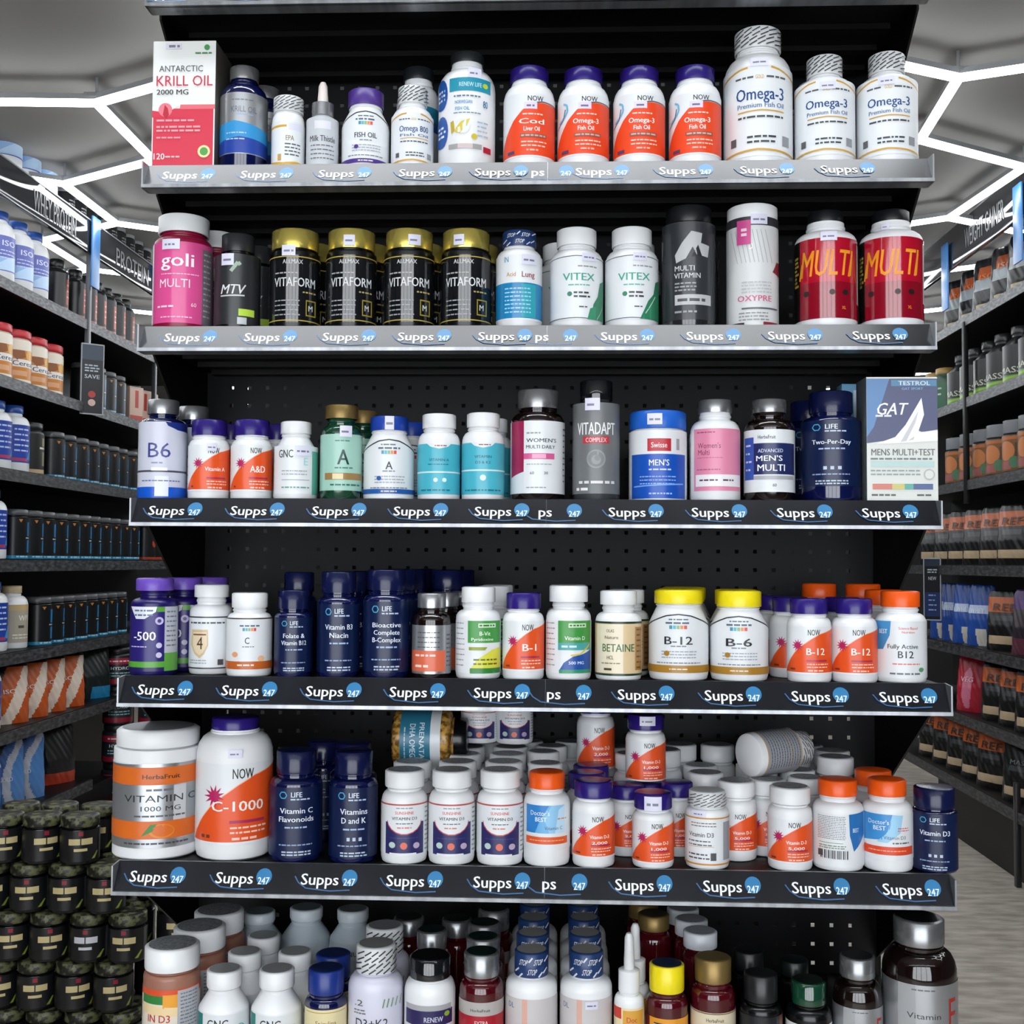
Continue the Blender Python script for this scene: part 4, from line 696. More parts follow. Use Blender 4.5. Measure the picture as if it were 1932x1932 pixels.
place(5, 1673, 92, 1463, dict(DB, lab=(66, 160, [('B', 'lab', 0, 1), ('P', '3f90d0', [(-.97, 0), (.2, 0), (.1, .3), (-.2, .55), (-.97, .62)]), ('P', '9accea', [(.2, 0), (.6, .02), (.5, .4), (0, .62), (-.4, .60), (.0, .4)]), ('T', 'eef4fa', "Doctor's", -.35, .17, .10, .85, False), ('T', 'eef4fa', 'BEST', -.3, .30, .10, .5), ('D', 'd05a50', .4, .3, .8, .02, 2, .05), ('T', '4a5d70', 'Vitamin D3', .3, .50, .08, .9, False), ('D', '5a5d62', .2, .62, .8, .03), ('R', 'dd4a28', -.97, .70, .93, .88), ('D', 'f0b090', -.7, .79, .7, .02)])), 'orange-capped bottle with blue patch facing front', 'near the right of the fifth shelf', back=1)
place(5, 1762, 82, 1478, life(['Vitamin D3'], H=172, cap=(.90, 42, 'navy'), neck=4, sh=6), 'navy D3 bottle', 'at the right end of the fifth shelf', back=1, bdx=-.012, mod=dict(lab=(50, 166, LIFE(['Vitamin D3'], True, .09))))
# bottles lying on the caps
def lay(T, w, L, px, py, Y, ax, d, where, name='supplement_bottle', cat='bottle', spin=0):
    """base centre at pixel (px,py), axis direction ax"""
    R = w*Y/(2*F); r = make(T, R, L, name); r.location = U(px, py, Y)
    q = Vector((0, 0, 1)).rotation_difference(Vector(ax)); r.rotation_mode = 'QUATERNION'
    from mathutils import Quaternion
    r.rotation_quaternion = q @ Quaternion((0, 0, 1), spin); tag(r, f'{d} {where}', cat); return r
lay(dict(T_cgn, H=125, cap=(.80, 28, 'offwhite'), neck=4, sh=10, lab=(36, 112, [('B', '9a9ea4', 0, 1), ('D', '33363b', -.9, .06, .9, .018, 12, .075), ('B', 'c8a06a', .0, .025), ('B', 'c8a06a', .3, .315), ('B', 'c8a06a', .97, 1)])), 82, .096, 1411, 1425, 1.545, (.86, .50, .05), 'white bottle lying on its side, base to the front,', 'on top of the white caps')
lay(dict(H=145, cap=(.72, 26, 'black'), neck=4, sh=10, body='capsules', br=.1, nrf=.7, lab=(50, 128, [('B', '2f7894', .25, 1), ('B', 'lab', 0, .25), ('T', 'd8e8ee', 'PRENATAL', 0, .45, .13, 1.4), ('T', 'd8e8ee', 'DHA OMEGA', 0, .68, .15, 1.3), ('D', 'b8d0da', -.5, .88, .5, .03, 1)])), 110, .103, 745, 1393, 1.60, (1, .0, .0), 'jar of golden capsules lying on its side', 'on the white caps of the fifth shelf', 'capsule_jar', 'jar', spin=math.pi/2*0)
for k, (cx, dp, tp) in enumerate(((905, .17, 1308), (968, .165, 1300))):
    place(5, cx, 70, tp, dict(H=125, cap=(.86, 22, 'white'), neck=6, sh=16, nrf=.72, lab=(42, 114, VN)), ('left', 'right')[k]+' dim white and navy bottle stacked high', 'at the back under the fourth shelf', dep=dp, z=1.145, group='bottles stacked at the back of the fifth shelf')
# ------------------------------------------------------------------ SHELF 6 (cut by the lower edge of the photo)
place(6, 326, 106, 1768, dict(H=212, cap=(.97, 46, 'white'), neck=6, sh=10, body='9a6a58', nrf=.86, ctop='cloth_top', lab=(78, 200, [('B', 'e0d8c8', 0, 1), ('B', 'd8502a', 0, .12), ('R', '2f7f3a', -.95, .10, -.3, .24), ('R', 'e8a030', -.3, .08, .3, .30), ('P', 'e8d0a0', [(-.95, .24), (.3, .30), (.3, .45), (-.95, .40)]), ('R', 'b0b2b8', .2, .02, .92, 1), ('D', '6a6d78', .3, .08, .85, .02, 14, .06), ('T', 'b83a2a', 'IN D3', -.45, .47, .13, .85), ('D', 'c86a5a', -.8, .62, 0, .02, 2, .05), ('T', 'b83a2a', 'D', -.7, .75, .09, .15), ('P', 'e08a2a', [(-.95, .85), (.2, .83), (.2, 1), (-.95, 1)])])),
 'gummy vitamin D3 jar with wide white lid', 'at the left end of the bottom shelf', back=2, bdx=.012, name='gummy_jar', group='gummy jars with wide white lids')
GN = [('B', 'lab', 0, 1), ('R', 'tealk', -.99, 0, -.80, 1), ('T', '2a2e33', 'GNC', -.25, .22, .24, .85), ('R', '55585d', -.6, .42, .2, .435), ('C', '5ab0b0', .62, .38, .17), ('C', 'lab', .62, .38, .13), ('T', '3a8a8a', 'D', .62, .38, .1, .1)]
for k, (cx, bb) in enumerate(((424, 3), (523, 1))):
    place(6, cx, 95, 1816, dict(H=163, cap=(.70, 34, 'white'), neck=8, sh=34, nrf=.60, kind='slope', body='white', ctop='9a9c9c', lab=(78, 158, GN)), ('left', 'right')[k]+' slope-shouldered bottle with teal label edge', 'of the pair on the bottom shelf', back=bb, bdx=.008, group='white and teal bottles on the bottom shelf')
for k, (cx, yt, w_) in enumerate(((490, 1710, 88), (572, 1703, 92), (640, 1705, 88))):
    place(6, cx, w_, yt, dict(H=240, cap=(.68, 30, 'c6ced4'), neck=14, sh=40, kind='slope', nrf=.6, body='b8c4cc', ctop='6f7a7c', lab=(100, 220, [('B', 'c2ccd2', 0, 1), ('T', '4a4f55', 'NU', 0, .1, .12, .4)])), ('left', 'middle', 'right')[k]+' pale blue-white tall bottle', 'in the back row of the bottom shelf', dep=.20, group='tall pale bottles at the back')
place(6, 616, 79, 1816, dict(H=163, cap=(.86, 44, '17307e'), neck=8, sh=14, body='navyglass', ctop='17254f', lab=(68, 158, [('B', 'cream', 0, 1), ('A', 'b8a460', [(-.9, .06), (.9, .06)], .02), ('T', '7a6a3a', 'Spirulina', 0, .28, .11, 1.0, False), ('D', '8a7a4a', -.3, .42, .3, .025), ('D', '6a5a3a', -.5, .60, .5, .03, 3, .1)])),
 'navy bottle with cream label and blue cap', 'on the bottom shelf', back=1, bdx=-.012)
place(6, 710, 104, 1768, dict(T_cgn, H=212, cap=(.72, 52, 'offwhite'), neck=4, sh=26, body='d4d4e4', ctop='8a8c8e', lab=(86, 205, [('T', '4a5248', '.2', -.6, .12, .1, .35, False), ('D', '6a7268', -.75, .24, -.35, .02, 2, .05)]+[('A', '7a9a7a', [(.25+i*.15, .20), (.32+i*.15, .06)], .025) for i in range(5)]+[('T', '33363a', 'D3+K2', -.15, .44, .15, 1.2, False), ('D', '7a7d82', -.6, .56, .0, .015), ('T', '7a3a3a', 'D', -.7, .68, .12, .2), ('C', '3f7f3a', .45, .78, .3)])),
 'lilac-white D3 plus K2 bottle with sealed cap', 'on the bottom shelf', back=1, bdx=.0)
place(6, 812, 97, 1790, dict(H=190, cap=(.80, 40, '14161a'), neck=4, sh=24, nrf=.74, ctop='0d0e10', lab=(82, 182, [('R', 'a8a8ac', -.9, .0, .8, .12), ('R', '2a2458', -.9, .10, .85, .38), ('T', 'd0d0e0', 'RENEW', .15, .26, .10, .75), ('C', '8ab030', .65, .18, .1), ('D', '5a7a9a', -.85, .46, -.4, .03), ('T', '4a6a98', 'PRENATAL', 0, .60, .08, 1.2, False), ('D', '6a8aa8', -.85, .74, .4, .03, 2, .08), ('R', '3a3d42', .62, .5, .85, .74)])),
 'white bottle with black cap and navy banner', 'on the bottom shelf')
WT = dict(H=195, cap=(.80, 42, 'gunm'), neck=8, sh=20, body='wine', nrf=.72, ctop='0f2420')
place(6, 909, 84, 1785, dict(WT, lab=(82, 186, [('B', 'b0aca8', 0, .24), ('B', 'a81c2c', .24, 1), ('T', '3a3a3a', 'HerbaFruit', -.05, .14, .05, .9), ('T', 'e8c8c8', 'EXTRA', 0, .36, .08, .6), ('T', 'f0d8d8', 'VITAMIN D3', 0, .56, .13, 1.55), ('R', '4a0a14', -1, .72, 1, .8), ('T', 'f0e0e0', '125', -.3, .9, .1, .4)])), 'dark red glass bottle with silver cap', 'on the bottom shelf', back=3, bdx=-.002, group='red glass bottles with silver caps')
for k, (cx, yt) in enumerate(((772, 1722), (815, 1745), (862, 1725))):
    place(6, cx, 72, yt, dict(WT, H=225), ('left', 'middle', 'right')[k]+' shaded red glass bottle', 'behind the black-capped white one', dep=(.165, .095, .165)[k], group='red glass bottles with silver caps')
VD = [('B', 'c8c4c4', 0, 1), ('R', 'd8a898', -.35, 0, -.15, .6), ('T', '5a6a8a', 'DL', -.75, .12, .09, .3), ('T', '4a3a5a', 'VITAMIN D3', .0, .52, .13, 1.5), ('P', '1f3a8a', [(-1, .70), (-.6, .66), (0, .72), (.6, .66), (1, .60), (1, 1), (-1, 1)]), ('D', 'b8a8c8', -.6, .78, .6, .04, 2, .1)]
for k, cx in enumerate((1003, 1106)):
    place(6, cx, 98, 1780, dict(H=199, cap=(.66, 45, '1f3a6a'), cs='plain', cops=SEALN, ctop='9a9896', neck=3, sh=20, nrf=.62, lab=(78, 192, VD), stk=(.2, 80, .45, 14) if k else None), ('left', 'right')[k]+' D3 bottle with navy and white sealed cap', 'of two on the bottom shelf', back=3, pitch=1.0, bdx=.0, group='bottles with navy and white sealed caps')
place(6, 1187, 56, 1753, dict(H=226, cap=(.72, 102, 'white'), cs='drop', neck=4, sh=14, body='white', tip=.5, tipm='d8dadb', lab=(124, 220, [('B', 'e8d8b0', 0, 1), ('R', 'c83a30', -1, 0, -.5, .2), ('R', 'd8a040', -.4, .04, .9, .35), ('T', 'c04a3a', 'Doc', .2, .2, .1, .7), ('T', '33363b', 'D3', .1, .82, .2, .7)])), 'slim white dropper bottle', 'between the sealed and the yellow-capped bottles', back=1, bdx=.01, name='dropper_bottle')
place(6, 1258, 78, 1808, dict(H=172, cap=(.84, 46, 'yellow'), cs='plain', ctop='1f2f4a', neck=8, sh=16, body='wine', lab=(86, 166, [('B', 'e09a30', 0, 1), ('R', '6a1420', -1, 0, -.8, 1), ('R', '3a2a20', -.6, .1, .5, .2), ('D', 'f0e0c0', -.6, .15, .5, .04), ('T', 'b83a20', 'Vitamin', -.1, .40, .14, 1.0, False), ('T', 'b83a20', 'D3', 0, .7, .2, .6)])), 'red bottle with yellow cap', 'on the bottom shelf', back=0)
place(6, 1233, 70, 1716, dict(WT, H=240, cap=(.84, 36, 'brass'), ctop='3a3424'), 'red glass bottle with brown cap', 'behind the dropper bottle', dep=.15, back=1, bdx=-.01)
place(6, 1345, 83, 1795, dict(H=184, cap=(.82, 40, 'brass'), neck=10, sh=16, body='wine', ctop='6a5a38', lab=(86, 178, [('B', 'd8ccb0', 0, 1), ('A', '6a5a3a', [(-1, .02), (1, .02)], .02), ('T', '4a4030', 'HerbaFruit', .1, .14, .07, .8), ('D', '6a5d48', -.4, .28, .7, .02), ('T', 'b82a40', 'D3', -.1, .52, .24, .95), ('D', '8a3a40', -.6, .8, .6, .03)])), 'red glass bottle with brown cap and cream D3 label', 'on the bottom shelf')
place(6, 1321, 68, 1748, dict(WT, H=225, cap=(.94, 34, 'd0d4da'), cs='plain', ctop='a4a8b0'), 'red glass bottle with pale grey cap', 'behind the cream D3 label bottle', dep=.085, back=2, bdx=-.006, group='red glass bottles with pale caps')
place(6, 1435, 78, 1826, dict(H=154, cap=(.80, 44, '1c1e20'), neck=6, sh=12, body='black', lab=(64, 148, [('B', '1a1d22', 0, 1), ('D', 'b8babc', -.1, .28, .5, .05), ('T', 'd8dadc', 'Vitamin D', .1, .62, .16, 1.3), ('R', '7a4a3a', .85, 0, 1, 1)])), 'black vitamin D bottle with black cap', 'on the bottom shelf')
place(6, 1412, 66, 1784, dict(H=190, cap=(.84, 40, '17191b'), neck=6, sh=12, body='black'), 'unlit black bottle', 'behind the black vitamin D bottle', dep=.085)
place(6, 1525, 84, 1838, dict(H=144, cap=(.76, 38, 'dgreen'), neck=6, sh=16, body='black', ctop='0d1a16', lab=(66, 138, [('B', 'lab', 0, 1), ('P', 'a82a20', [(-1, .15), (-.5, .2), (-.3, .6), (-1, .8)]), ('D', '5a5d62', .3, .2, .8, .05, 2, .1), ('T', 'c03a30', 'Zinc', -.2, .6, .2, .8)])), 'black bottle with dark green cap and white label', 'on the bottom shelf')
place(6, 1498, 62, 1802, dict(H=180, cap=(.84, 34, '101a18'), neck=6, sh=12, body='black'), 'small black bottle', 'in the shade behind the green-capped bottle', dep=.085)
VE = lambda o: [('B', 'lab_silver', 0, 1), ('R', 'a4a6a8', -.55, 0, -.1, 1), ('D', '6a6c70', -.2, .06, .4, .018), ('T', '3a3c40', 'Vitamin', .12, .38, .075, .9, False), ('T', 'a82e28', 'E', .84, .36, .42, .30, False), ('P', 'b0402c', [(-.5, .70), (1, .66), (1, 1), (-.5, 1)]), ('D', 'e8c0b0', -.1, .80, .5, .04)]
place(6, 1617, 90, 1792, dict(H=188, cap=(.72, 36, 'gunm'), neck=8, sh=30, body='amber', ctop='2a2c30', lab=(82, 182, VE(0))), 'smaller dark bottle with silver vitamin E label', 'on the bottom shelf', dep=.01)
place(6, 1733, 134, 1716, dict(H=266, cap=(.68, 46, 'gunm'), neck=10, sh=44, body='amber', ctop='17181a', nrf=.62, lab=(106, 250, VE(0))), 'giant dark bottle with silver vitamin E label', 'at the right end of the bottom shelf')
fill_backs()
# the crowd of white-capped bottles at the back of the fifth shelf
def crowd(w, H, T, X0, X1, Y0, lab_, g_):
    R = w; zb = SH[5][1]-.002; proto = None; Y = Y0; r_ = 0
    while Y+R < BACK-.004:
        X = X0+(R if r_ % 2 else 0)
        while X < X1:
            q = settle(X, Y, R, zb, zb+H, .0076)
            if q:
                if proto is None: proto = c = make(T, R, H)
                else: c = tree_copy(proto)
                c.location = (q[0], q[1], zb); c.rotation_euler = (0, 0, random.uniform(-.5, .5)); tag(c, lab_, 'bottle', g_); PLACED.append((q[0], q[1], R, zb, zb+H)); X = q[0]
            X += 2*R+.002 if q else .008
        Y += 1.76*R; r_ += 1
crowd(.0265, .118, dict(nowd('Vitamin D-3', '5,000', cap='white'), ctop='cloth_top'), .150, .405, 1.545, 'white-capped orange-labelled bottle packed into the back right of the fifth shelf', 'white-capped bottles packed at the back right')
crowd(.0265, .116, dict(H=184, cap=(.86, 33, 'white'), neck=8, sh=22, nrf=.72, br=.12, ctop='cloth_top', lab=(62, 164, VN)), -.10, .10, 1.52, 'white bottle packed into the back middle of the fifth shelf', 'white bottles packed at the back middle')
# ------------------------------------------------------------------ AISLE SHELVING
ORDN = ['nearest', 'second', 'third', 'fourth', 'fifth', 'sixth', 'seventh', 'eighth', 'ninth', 'tenth', 'eleventh', 'twelfth', 'thirteenth', 'fourteenth', 'fifteenth', 'sixteenth']
XL, XR = -2.26, 2.0
LV = {0: 1.635, 1: 1.15, 2: .75, 3: .373, 4: 0, 5: -.384, 6: -.705, 7: -1.06}
RV = {1: 1.23, 2: .826, 3: .418, 4: 0, 5: -.40, 6: -.74, 7: -1.07}
NM = {0: 'above the {} aisle sign', 1: 'top {} aisle shelf', 2: 'second {} aisle shelf', 3: 'third {} aisle shelf', 4: 'fourth {} aisle shelf', 5: 'fifth {} aisle shelf', 6: 'sixth {} aisle shelf', 7: 'lowest {} aisle shelf'}
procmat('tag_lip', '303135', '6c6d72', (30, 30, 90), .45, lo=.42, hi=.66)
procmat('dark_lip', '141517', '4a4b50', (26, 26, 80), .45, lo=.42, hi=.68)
def aisle(side, X, levels, ends):
    s_ = -1 if side == 'left' else 1
    root = tag(empty('aisle_shelving', (X, 4.2, 0)), f'long black shelving along the {side} aisle, stacked with sports tubs and pouches', 'shelving')
    y0, y1 = -.1, 3.0
    b = MB(); b.box(min(s_*.44, s_*.46), y0, 0, max(s_*.44, s_*.46), y1, EYE+1.50, 'steel_black'); b.done('back_panel', root)
    for lv, z in levels.items():
        if lv == 0: continue
        ye = ends.get(lv, y1)
        b = MB(); b.box(min(.004*s_, s_*.44), y0, EYE+z-.03, max(.004*s_, s_*.44), ye, EYE+z, 'steel_black'); sh_ = b.done('shelf', root)
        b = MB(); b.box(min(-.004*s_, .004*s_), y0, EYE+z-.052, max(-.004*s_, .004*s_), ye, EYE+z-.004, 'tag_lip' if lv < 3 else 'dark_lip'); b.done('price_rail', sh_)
    b = MB(); b.box(min(.05*s_, s_*.44), y0, 0, max(.05*s_, s_*.44), y1-.9, EYE+levels[7]-.06, 'steel_black'); b.done('kick_base', root)
    return root
la = aisle('left', XL, LV, {6: 5.87-4.2, 7: 5.49-4.2}); ra = aisle('right', XR, RV, {})
YL = lambda px: -XL*F/(1055-px)
YR = lambda px: XR*F/(px-1055)
for px, c in ((143, '5c5e62'), (275, '2c2d30')):
    b = MB(); y = YL(px)-4.2; b.box(-.012, y-.012, EYE+(.70 if px < 200 else .2), .010, y+.012, EYE+1.50, c, .002); b.done('upright', la)
for px in (1812, 1896):
    b = MB(); y = YR(px)-4.2; b.box(-.010, y-.015, 0 if px > 1850 else EYE+.30, .012, y+.015, EYE+1.2 if px < 1850 else EYE-.95, 'steel_black' if px < 1850 else '1f2022', .002); b.done('upright', ra)
# header signs
def header(side, X, z0, z1, texts, y0=4.1, y1=6.9):
    rz = math.pi/2 if side == 'left' else -math.pi/2
    r = empty('aisle_sign', (X, (y0+y1)/2, EYE+z0), rz); hw = (y1-y0)/2
    b = MB(); b.box(-hw, 0, 0, hw, .02, z1-z0, 'header_gloss', .001); b.box(-hw, -.002, z1-z0, hw, .03, z1-z0+.006, '8a8c90'); b.done('sign_board', r)
    for (t, ya, yb, h) in texts:
        ops = []
        m = ((ya+yb)/2-(y0+y1)/2)*(1 if side == 'left' else -1)
        ops.append(('T', '707174', t, m/hw, .52, h, abs(yb-ya)/hw))
        printed('lettering', ops, hw, 0, z1-z0, r, flat=True, eps=.001, yoff=-.001)
    tag(r, f'glossy dark overhead sign board with pale lettering along the {side} aisle', 'sign')
header('left', XL+.02, 1.46, 1.615, [('WHEY PROTEIN', YL(20), YL(106), .62), ('PROTEIN', YL(187), YL(252), .6)])
header('right', XR-.02, 1.50, 1.70, [('WEIGHT GAINER', YR(1896), YR(1822), .5)])
for side, X, pxs in (('left', XL+.035, (142, 272)), ('right', XR-.035, (1926, 1788))):
    for k, px in enumerate(pxs):
        y = YL(px) if side == 'left' else YR(px)
        r = empty('blue_banner', (X, y, EYE+1.30), math.pi/2 if side == 'left' else -math.pi/2)
        b = MB(); b.box(-.045, -.0, 0, .045, .008, .34, '3f7fc0', .001); b.done('blade_panel', r)
        tag(r, f"{('nearer', 'farther')[k]} bright blue vertical strip beside the {side} aisle sign", 'sign')
def pouch(W, H, Dp, colf, name='supplement_pouch', ops=None, nx=30, nz=36):
    r = empty(name); b = MB()
    th = lambda x, z: Dp/2*max(0, 1-(abs(x)*2/W)**2.6)**.5*(min(1, (H-z)/H*1.7)**.8)*(.75+.25*min(1, z/H*5))+.0015
    wd = lambda z: W*(1-.06*math.sin(math.pi*z/H))*(1-.18*max(0, (z/H-.82)/.18)**2.2)
    for sgn in (-1, 1):
        g_ = [[b.bm.verts.new((wd(z)*(i/nx-.5), sgn*(th(W*(i/nx-.5), z)+.0028*math.sin(i*.9+z*70)*math.sin(z*38+i*.35))+(Dp*.12*(z/H)), z)) for i in range(nx+1)] for z in [H*j/nz for j in range(nz+1)]]
        for j in range(nz):
            for i in range(nx):
                f = b.bm.faces.new((g_[j][i], g_[j][i+1], g_[j+1][i+1], g_[j+1][i])); f.smooth = True
                f.material_index = b.mi(colf((i+.5)/nx*2-1, 1-(j+.5)/nz))
        if sgn < 0: gf = g_
        else:
            for j in range(nz):
                b.bm.faces.new((gf[j][0], gf[j+1][0], g_[j+1][0], g_[j][0])).material_index = 0
                b.bm.faces.new((gf[j][nx], g_[j][nx], g_[j+1][nx], gf[j+1][nx])).material_index = 0
            for i in range(nx):
                b.bm.faces.new((gf[0][i], g_[0][i], g_[0][i+1], gf[0][i+1])).material_index = 0
                b.bm.faces.new((gf[nz][i], gf[nz][i+1], g_[nz][i+1], g_[nz][i])).material_index = 0
    b.done('bag_body', r, sharp=70)
    if ops: printed('label', ops, W*.42, H*.05, H*.9, r, mapper=lambda u, z, o: (u, -th(u, z)-.004-o+(Dp*.12*(z/H)), z), eps=.002)
    return r
ENDS = {}
def row(proto, side, lv, p0, p1, pitch, desc, cat, face=70, inset=.03, jit=.004, half=.08, dz=0, tilt=0):
    s_ = -1 if side == 'left' else 1
    Y0, Y1 = (YL(p0), YL(p1)) if side == 'left' else (YR(p0), YR(p1))
    X = (XL if side == 'left' else XR)+s_*(inset+half); z = EYE+(LV if side == 'left' else RV)[lv]+dz
    Y0 = max(Y0, ENDS.get((side, lv), 0)); n = max(1, int((Y1-Y0)/pitch+.12)); ENDS[(side, lv)] = Y0+n*pitch+(.03 if cat == 'bag' else 0)
    rnd = random.Random(lv*77+n+int(p0))
    where = NM[lv].format(side)
    for k in range(n):
        c = tree_copy(proto); c.location = (X+rnd.uniform(-jit, jit), Y0+pitch*(k+.5), z)
        c.rotation_euler = (0, 0, math.radians(-s_*face+rnd.uniform(-5, 5)))
        c['category'] = cat; c['group'] = f'{desc}s, {where}'
        pos = 'alone' if n == 1 else ORDN[k]+(' one' if k == 0 else '')
        c['label'] = (f'{desc}, {pos} on the {where}' if n > 1 else f'{desc} on the {where}').replace('on the above', 'standing above')
def kill(o):
    for c in list(o.children): kill(c)
    bpy.data.objects.remove(o)
def TUB(R, H, body, cap, cw, ch, lab, **k): return make(dict(dict(H=100, cap=(cw, ch, cap), cs='plain', neck=2, sh=6, kind='round', body=body, br=.05, lab=lab), **k), R, H, k.get('nm', 'protein_tub'), 22, True)
# left aisle
pA = TUB(.074, .31, 'white', '2a55a8', .62, 12, (36, 84, [('B', '5a66b4', 0, 1), ('R', '8fb4e0', -.9, .6, .9, .9), ('P', 'b8d4f0', [(-.8, .9), (.0, .6), (.9, .5), (.9, .95), (-.8, .98)]), ('T', 'd8dcf4', 'ISO', 0, .2, .16, .9), ('D', 'c8d0f0', -.6, .42, .6, .03, 3, .1)]), neck=4, sh=18, nm='protein_bottle')
pA2 = TUB(.074, .29, 'white', '1f4a9a', .62, 12, (30, 86, [('B', '1f3f9a', 0, 1), ('D', 'b8c4e8', -.5, .12, .5, .04, 5, .14), ('R', 'a83a5a', -.9, .88, .4, .96), ('P', '3f90d8', [(.3, .9), (.6, .6), (.98, .5), (.98, .95)])]), neck=4, sh=16, nm='protein_bottle')
pB = TUB(.056, .26, '151617', '0e0f10', .62, 14, (26, 96, [('B', '161718', 0, 1), ('R', 'b8452c', .1, .15, .8, .8), ('D', 'd8a898', .2, .3, .7, .04, 3, .15), ('B', 'a85a48', .88, 1)]), neck=3, sh=14, nm='protein_bottle')
pC = TUB(.080, .235, 'e4d8c8', 'b81c2a', .97, 16, (26, 96, [('B', 'e4dccd', 0, 1), ('R', 'c47a24', -.95, .18, .95, .94), ('P', '8a5020', [(-.8, .2), (.0, .18), (.1, .35), (-.4, .45)]), ('C', 'd8a030', .4, .30, .3), ('R', 'e4e0dc', -.75, .42, .75, .62), ('T', '3a3540', 'Cereal', 0, .52, .13, 1.3), ('R', 'd8a078', -.9, .72, .2, .85)]), sh=4, kind='jar')
pD = TUB(.060, .215, '0d0e10', '4a4c4f', .95, 12, (16, 99, [('B', '0d0f11', 0, 1), ('B', '1f7fa8', .92, 1), ('R', '1f7ab8', .35, .12, .75, .85), ('R', '0d0f11', .35, .45, .75, .55), ('D', 'b8bcc0', .2, .5, .8, .03), ('D', 'a8c8d4', -.5, .95, .5, .035), ('P', 'b87a3a', [(-.4, .05), (-.1, .05), (-.25, .13)])]), sh=6)
pR = TUB(.060, .215, '0d0e10', '3a3c3f', .95, 12, (16, 99, [('B', '0f1010', 0, 1), ('B', 'a03a28', .92, 1), ('C', 'b03a2a', .3, .5, .35), ('D', 'b8bcc0', .0, .2, .8, .03)]), sh=6)
pG = TUB(.070, .235, '1c1c1c', '141517', .90, 14, (22, 97, [('B', '201f1e', 0, 1), ('T', '9a9478', '1', .5, .2, .22, .35), ('D', 'c8c8b8', .1, .36, .9, .05), ('R', '8a8468', .35, .45, .7, .8), ('B', 'b8a080', .9, 1)]), sh=8)
pW = TUB(.070, .27, 'white', 'c0ad88', .62, 12, (30, 90, [('B', 'a8a090', 0, 1), ('B', 'c0a878', 0, .15), ('T', 'e0e0d8', 'WPI', .1, .35, .15, .8), ('R', '4a4a44', -.3, .55, .1, .62), ('D', 'e0ddd4', -.6, .8, .6, .03, 2, .08)]), neck=4, sh=16, nm='protein_bottle')
pS = TUB(.050, .11, '0e0f10', '8a8c90', .95, 20, (26, 96, [('B', '1c1d20', 0, 1), ('D', 'b8b8b8', -.3, .4, .8, .07, 2, .2)]))
bx = empty('product_box'); b = MB(); b.box(-.05, -.04, 0, .05, .04, .19, 'b09888', .001); b.done('carton', bx); printed('front_print', [('R', 'c8a898', -.9, .05, .9, .95), ('R', 'a83a34', -.2, .1, .3, .6), ('R', 'b0453a', -.9, .82, .9, .95)], .05, 0, .19, bx, flat=True, yoff=-.04)
row(pA, 'left', 1, -8, 112, .156, 'white protein bottle with blue label', 'bottle')
row(pB, 'left', 1, 112, 143, .14, 'black bottle with orange-red foot', 'bottle')
row(pB, 'left', 1, 147, 268, .125, 'black bottle with orange-red panel', 'bottle')
row(pC, 'left', 2, -12, 128, .162, 'cereal-flavour tub with red lid and orange label', 'tub')
row(pD, 'left', 2, 160, 247, .13, 'black tub with blue stripe', 'tub', half=.06)
row(bx, 'left', 2, 250, 300, .12, 'beige and red carton', 'box', half=.05)
row(pA2, 'left', 3, -6, 61, .156, 'white bottle with royal blue label', 'bottle')
row(pG, 'left', 3, 61, 103, .15, 'black tub with a gold number one', 'tub')
row(pD, 'left', 3, 103, 264, .13, 'black tub with blue stripe', 'tub', half=.06)
row(pA2, 'left', 4, -12, 33, .156, 'white bottle with royal blue label', 'bottle')
row(pD, 'left', 4, 34, 283, .13, 'black tub with blue base line', 'tub', half=.06)
row(pR, 'left', 4, 283, 318, .13, 'black tub with red base line', 'tub', half=.06)
row(pA2, 'left', 5, -4, 37, .156, 'white bottle with royal blue label', 'bottle')
row(pW, 'left', 5, 37, 80, .16, 'white bottle with grey and tan label', 'bottle')
row(pD, 'left', 5, 82, 250, .13, 'black tub with blue base line', 'tub', half=.06)
row(pA2, 'left', 6, -14, 31, .156, 'white bottle with royal blue label', 'bottle')
row(pA2, 'left', 7, -14, 27, .156, 'white bottle with royal blue label', 'bottle')
row(pA, 'left', 0, -10, 102, .17, 'white protein bottle with blue label', 'bottle', inset=.0, half=.09)
row(pS, 'left', 0, 112, 290, .125, 'small black tub with grey lid', 'tub', inset=.03, half=.05)
def oc(u, v):   # orange / white diagonal pouch
    t = u+1.6*(v-.5)
    return '151617' if v < .12 or t < -.75 else 'c05a20' if t < .1 else 'd8c8b8' if t < .75 else 'b8501c'
def bc(u, v):
    t = u*1.2+1.5*math.sin(v*2.4)-.9
    return '20242a' if t < -.5 else '3a5f98' if t < .1 else 'a8acb8' if t < .6 else '4a78b0'
qO = pouch(.20, .27, .09, oc, ops=[('T', 'd8d4cc', 'ISO', -.2, .45, .08, .7)]); qB = pouch(.20, .29, .09, bc, ops=[('T', 'c8ccd4', 'GOLD', -.3, .55, .07, .8)])
qK = pouch(.19, .27, .09, lambda u, v: '1f7fae' if v > .78 and u > -.5 else '14211f'); qL = pouch(.19, .27, .09, lambda u, v: 'a83a24' if v > .80 else '1c1c1e')
row(qO, 'left', 6, 32, 196, .19, 'orange, white and black pouch', 'bag', face=58, half=.06, inset=.05)
row(qK, 'left', 6, 200, 226, .18, 'dark green-black pouch with blue corner', 'bag', face=58, half=.06, inset=.06)
row(qB, 'left', 7, 28, 133, .19, 'blue and silver swirled pouch', 'bag', face=58, half=.06, inset=.05)
row(qL, 'left', 7, 136, 168, .19, 'black pouch with red foot', 'bag', face=58, half=.06, inset=.06)
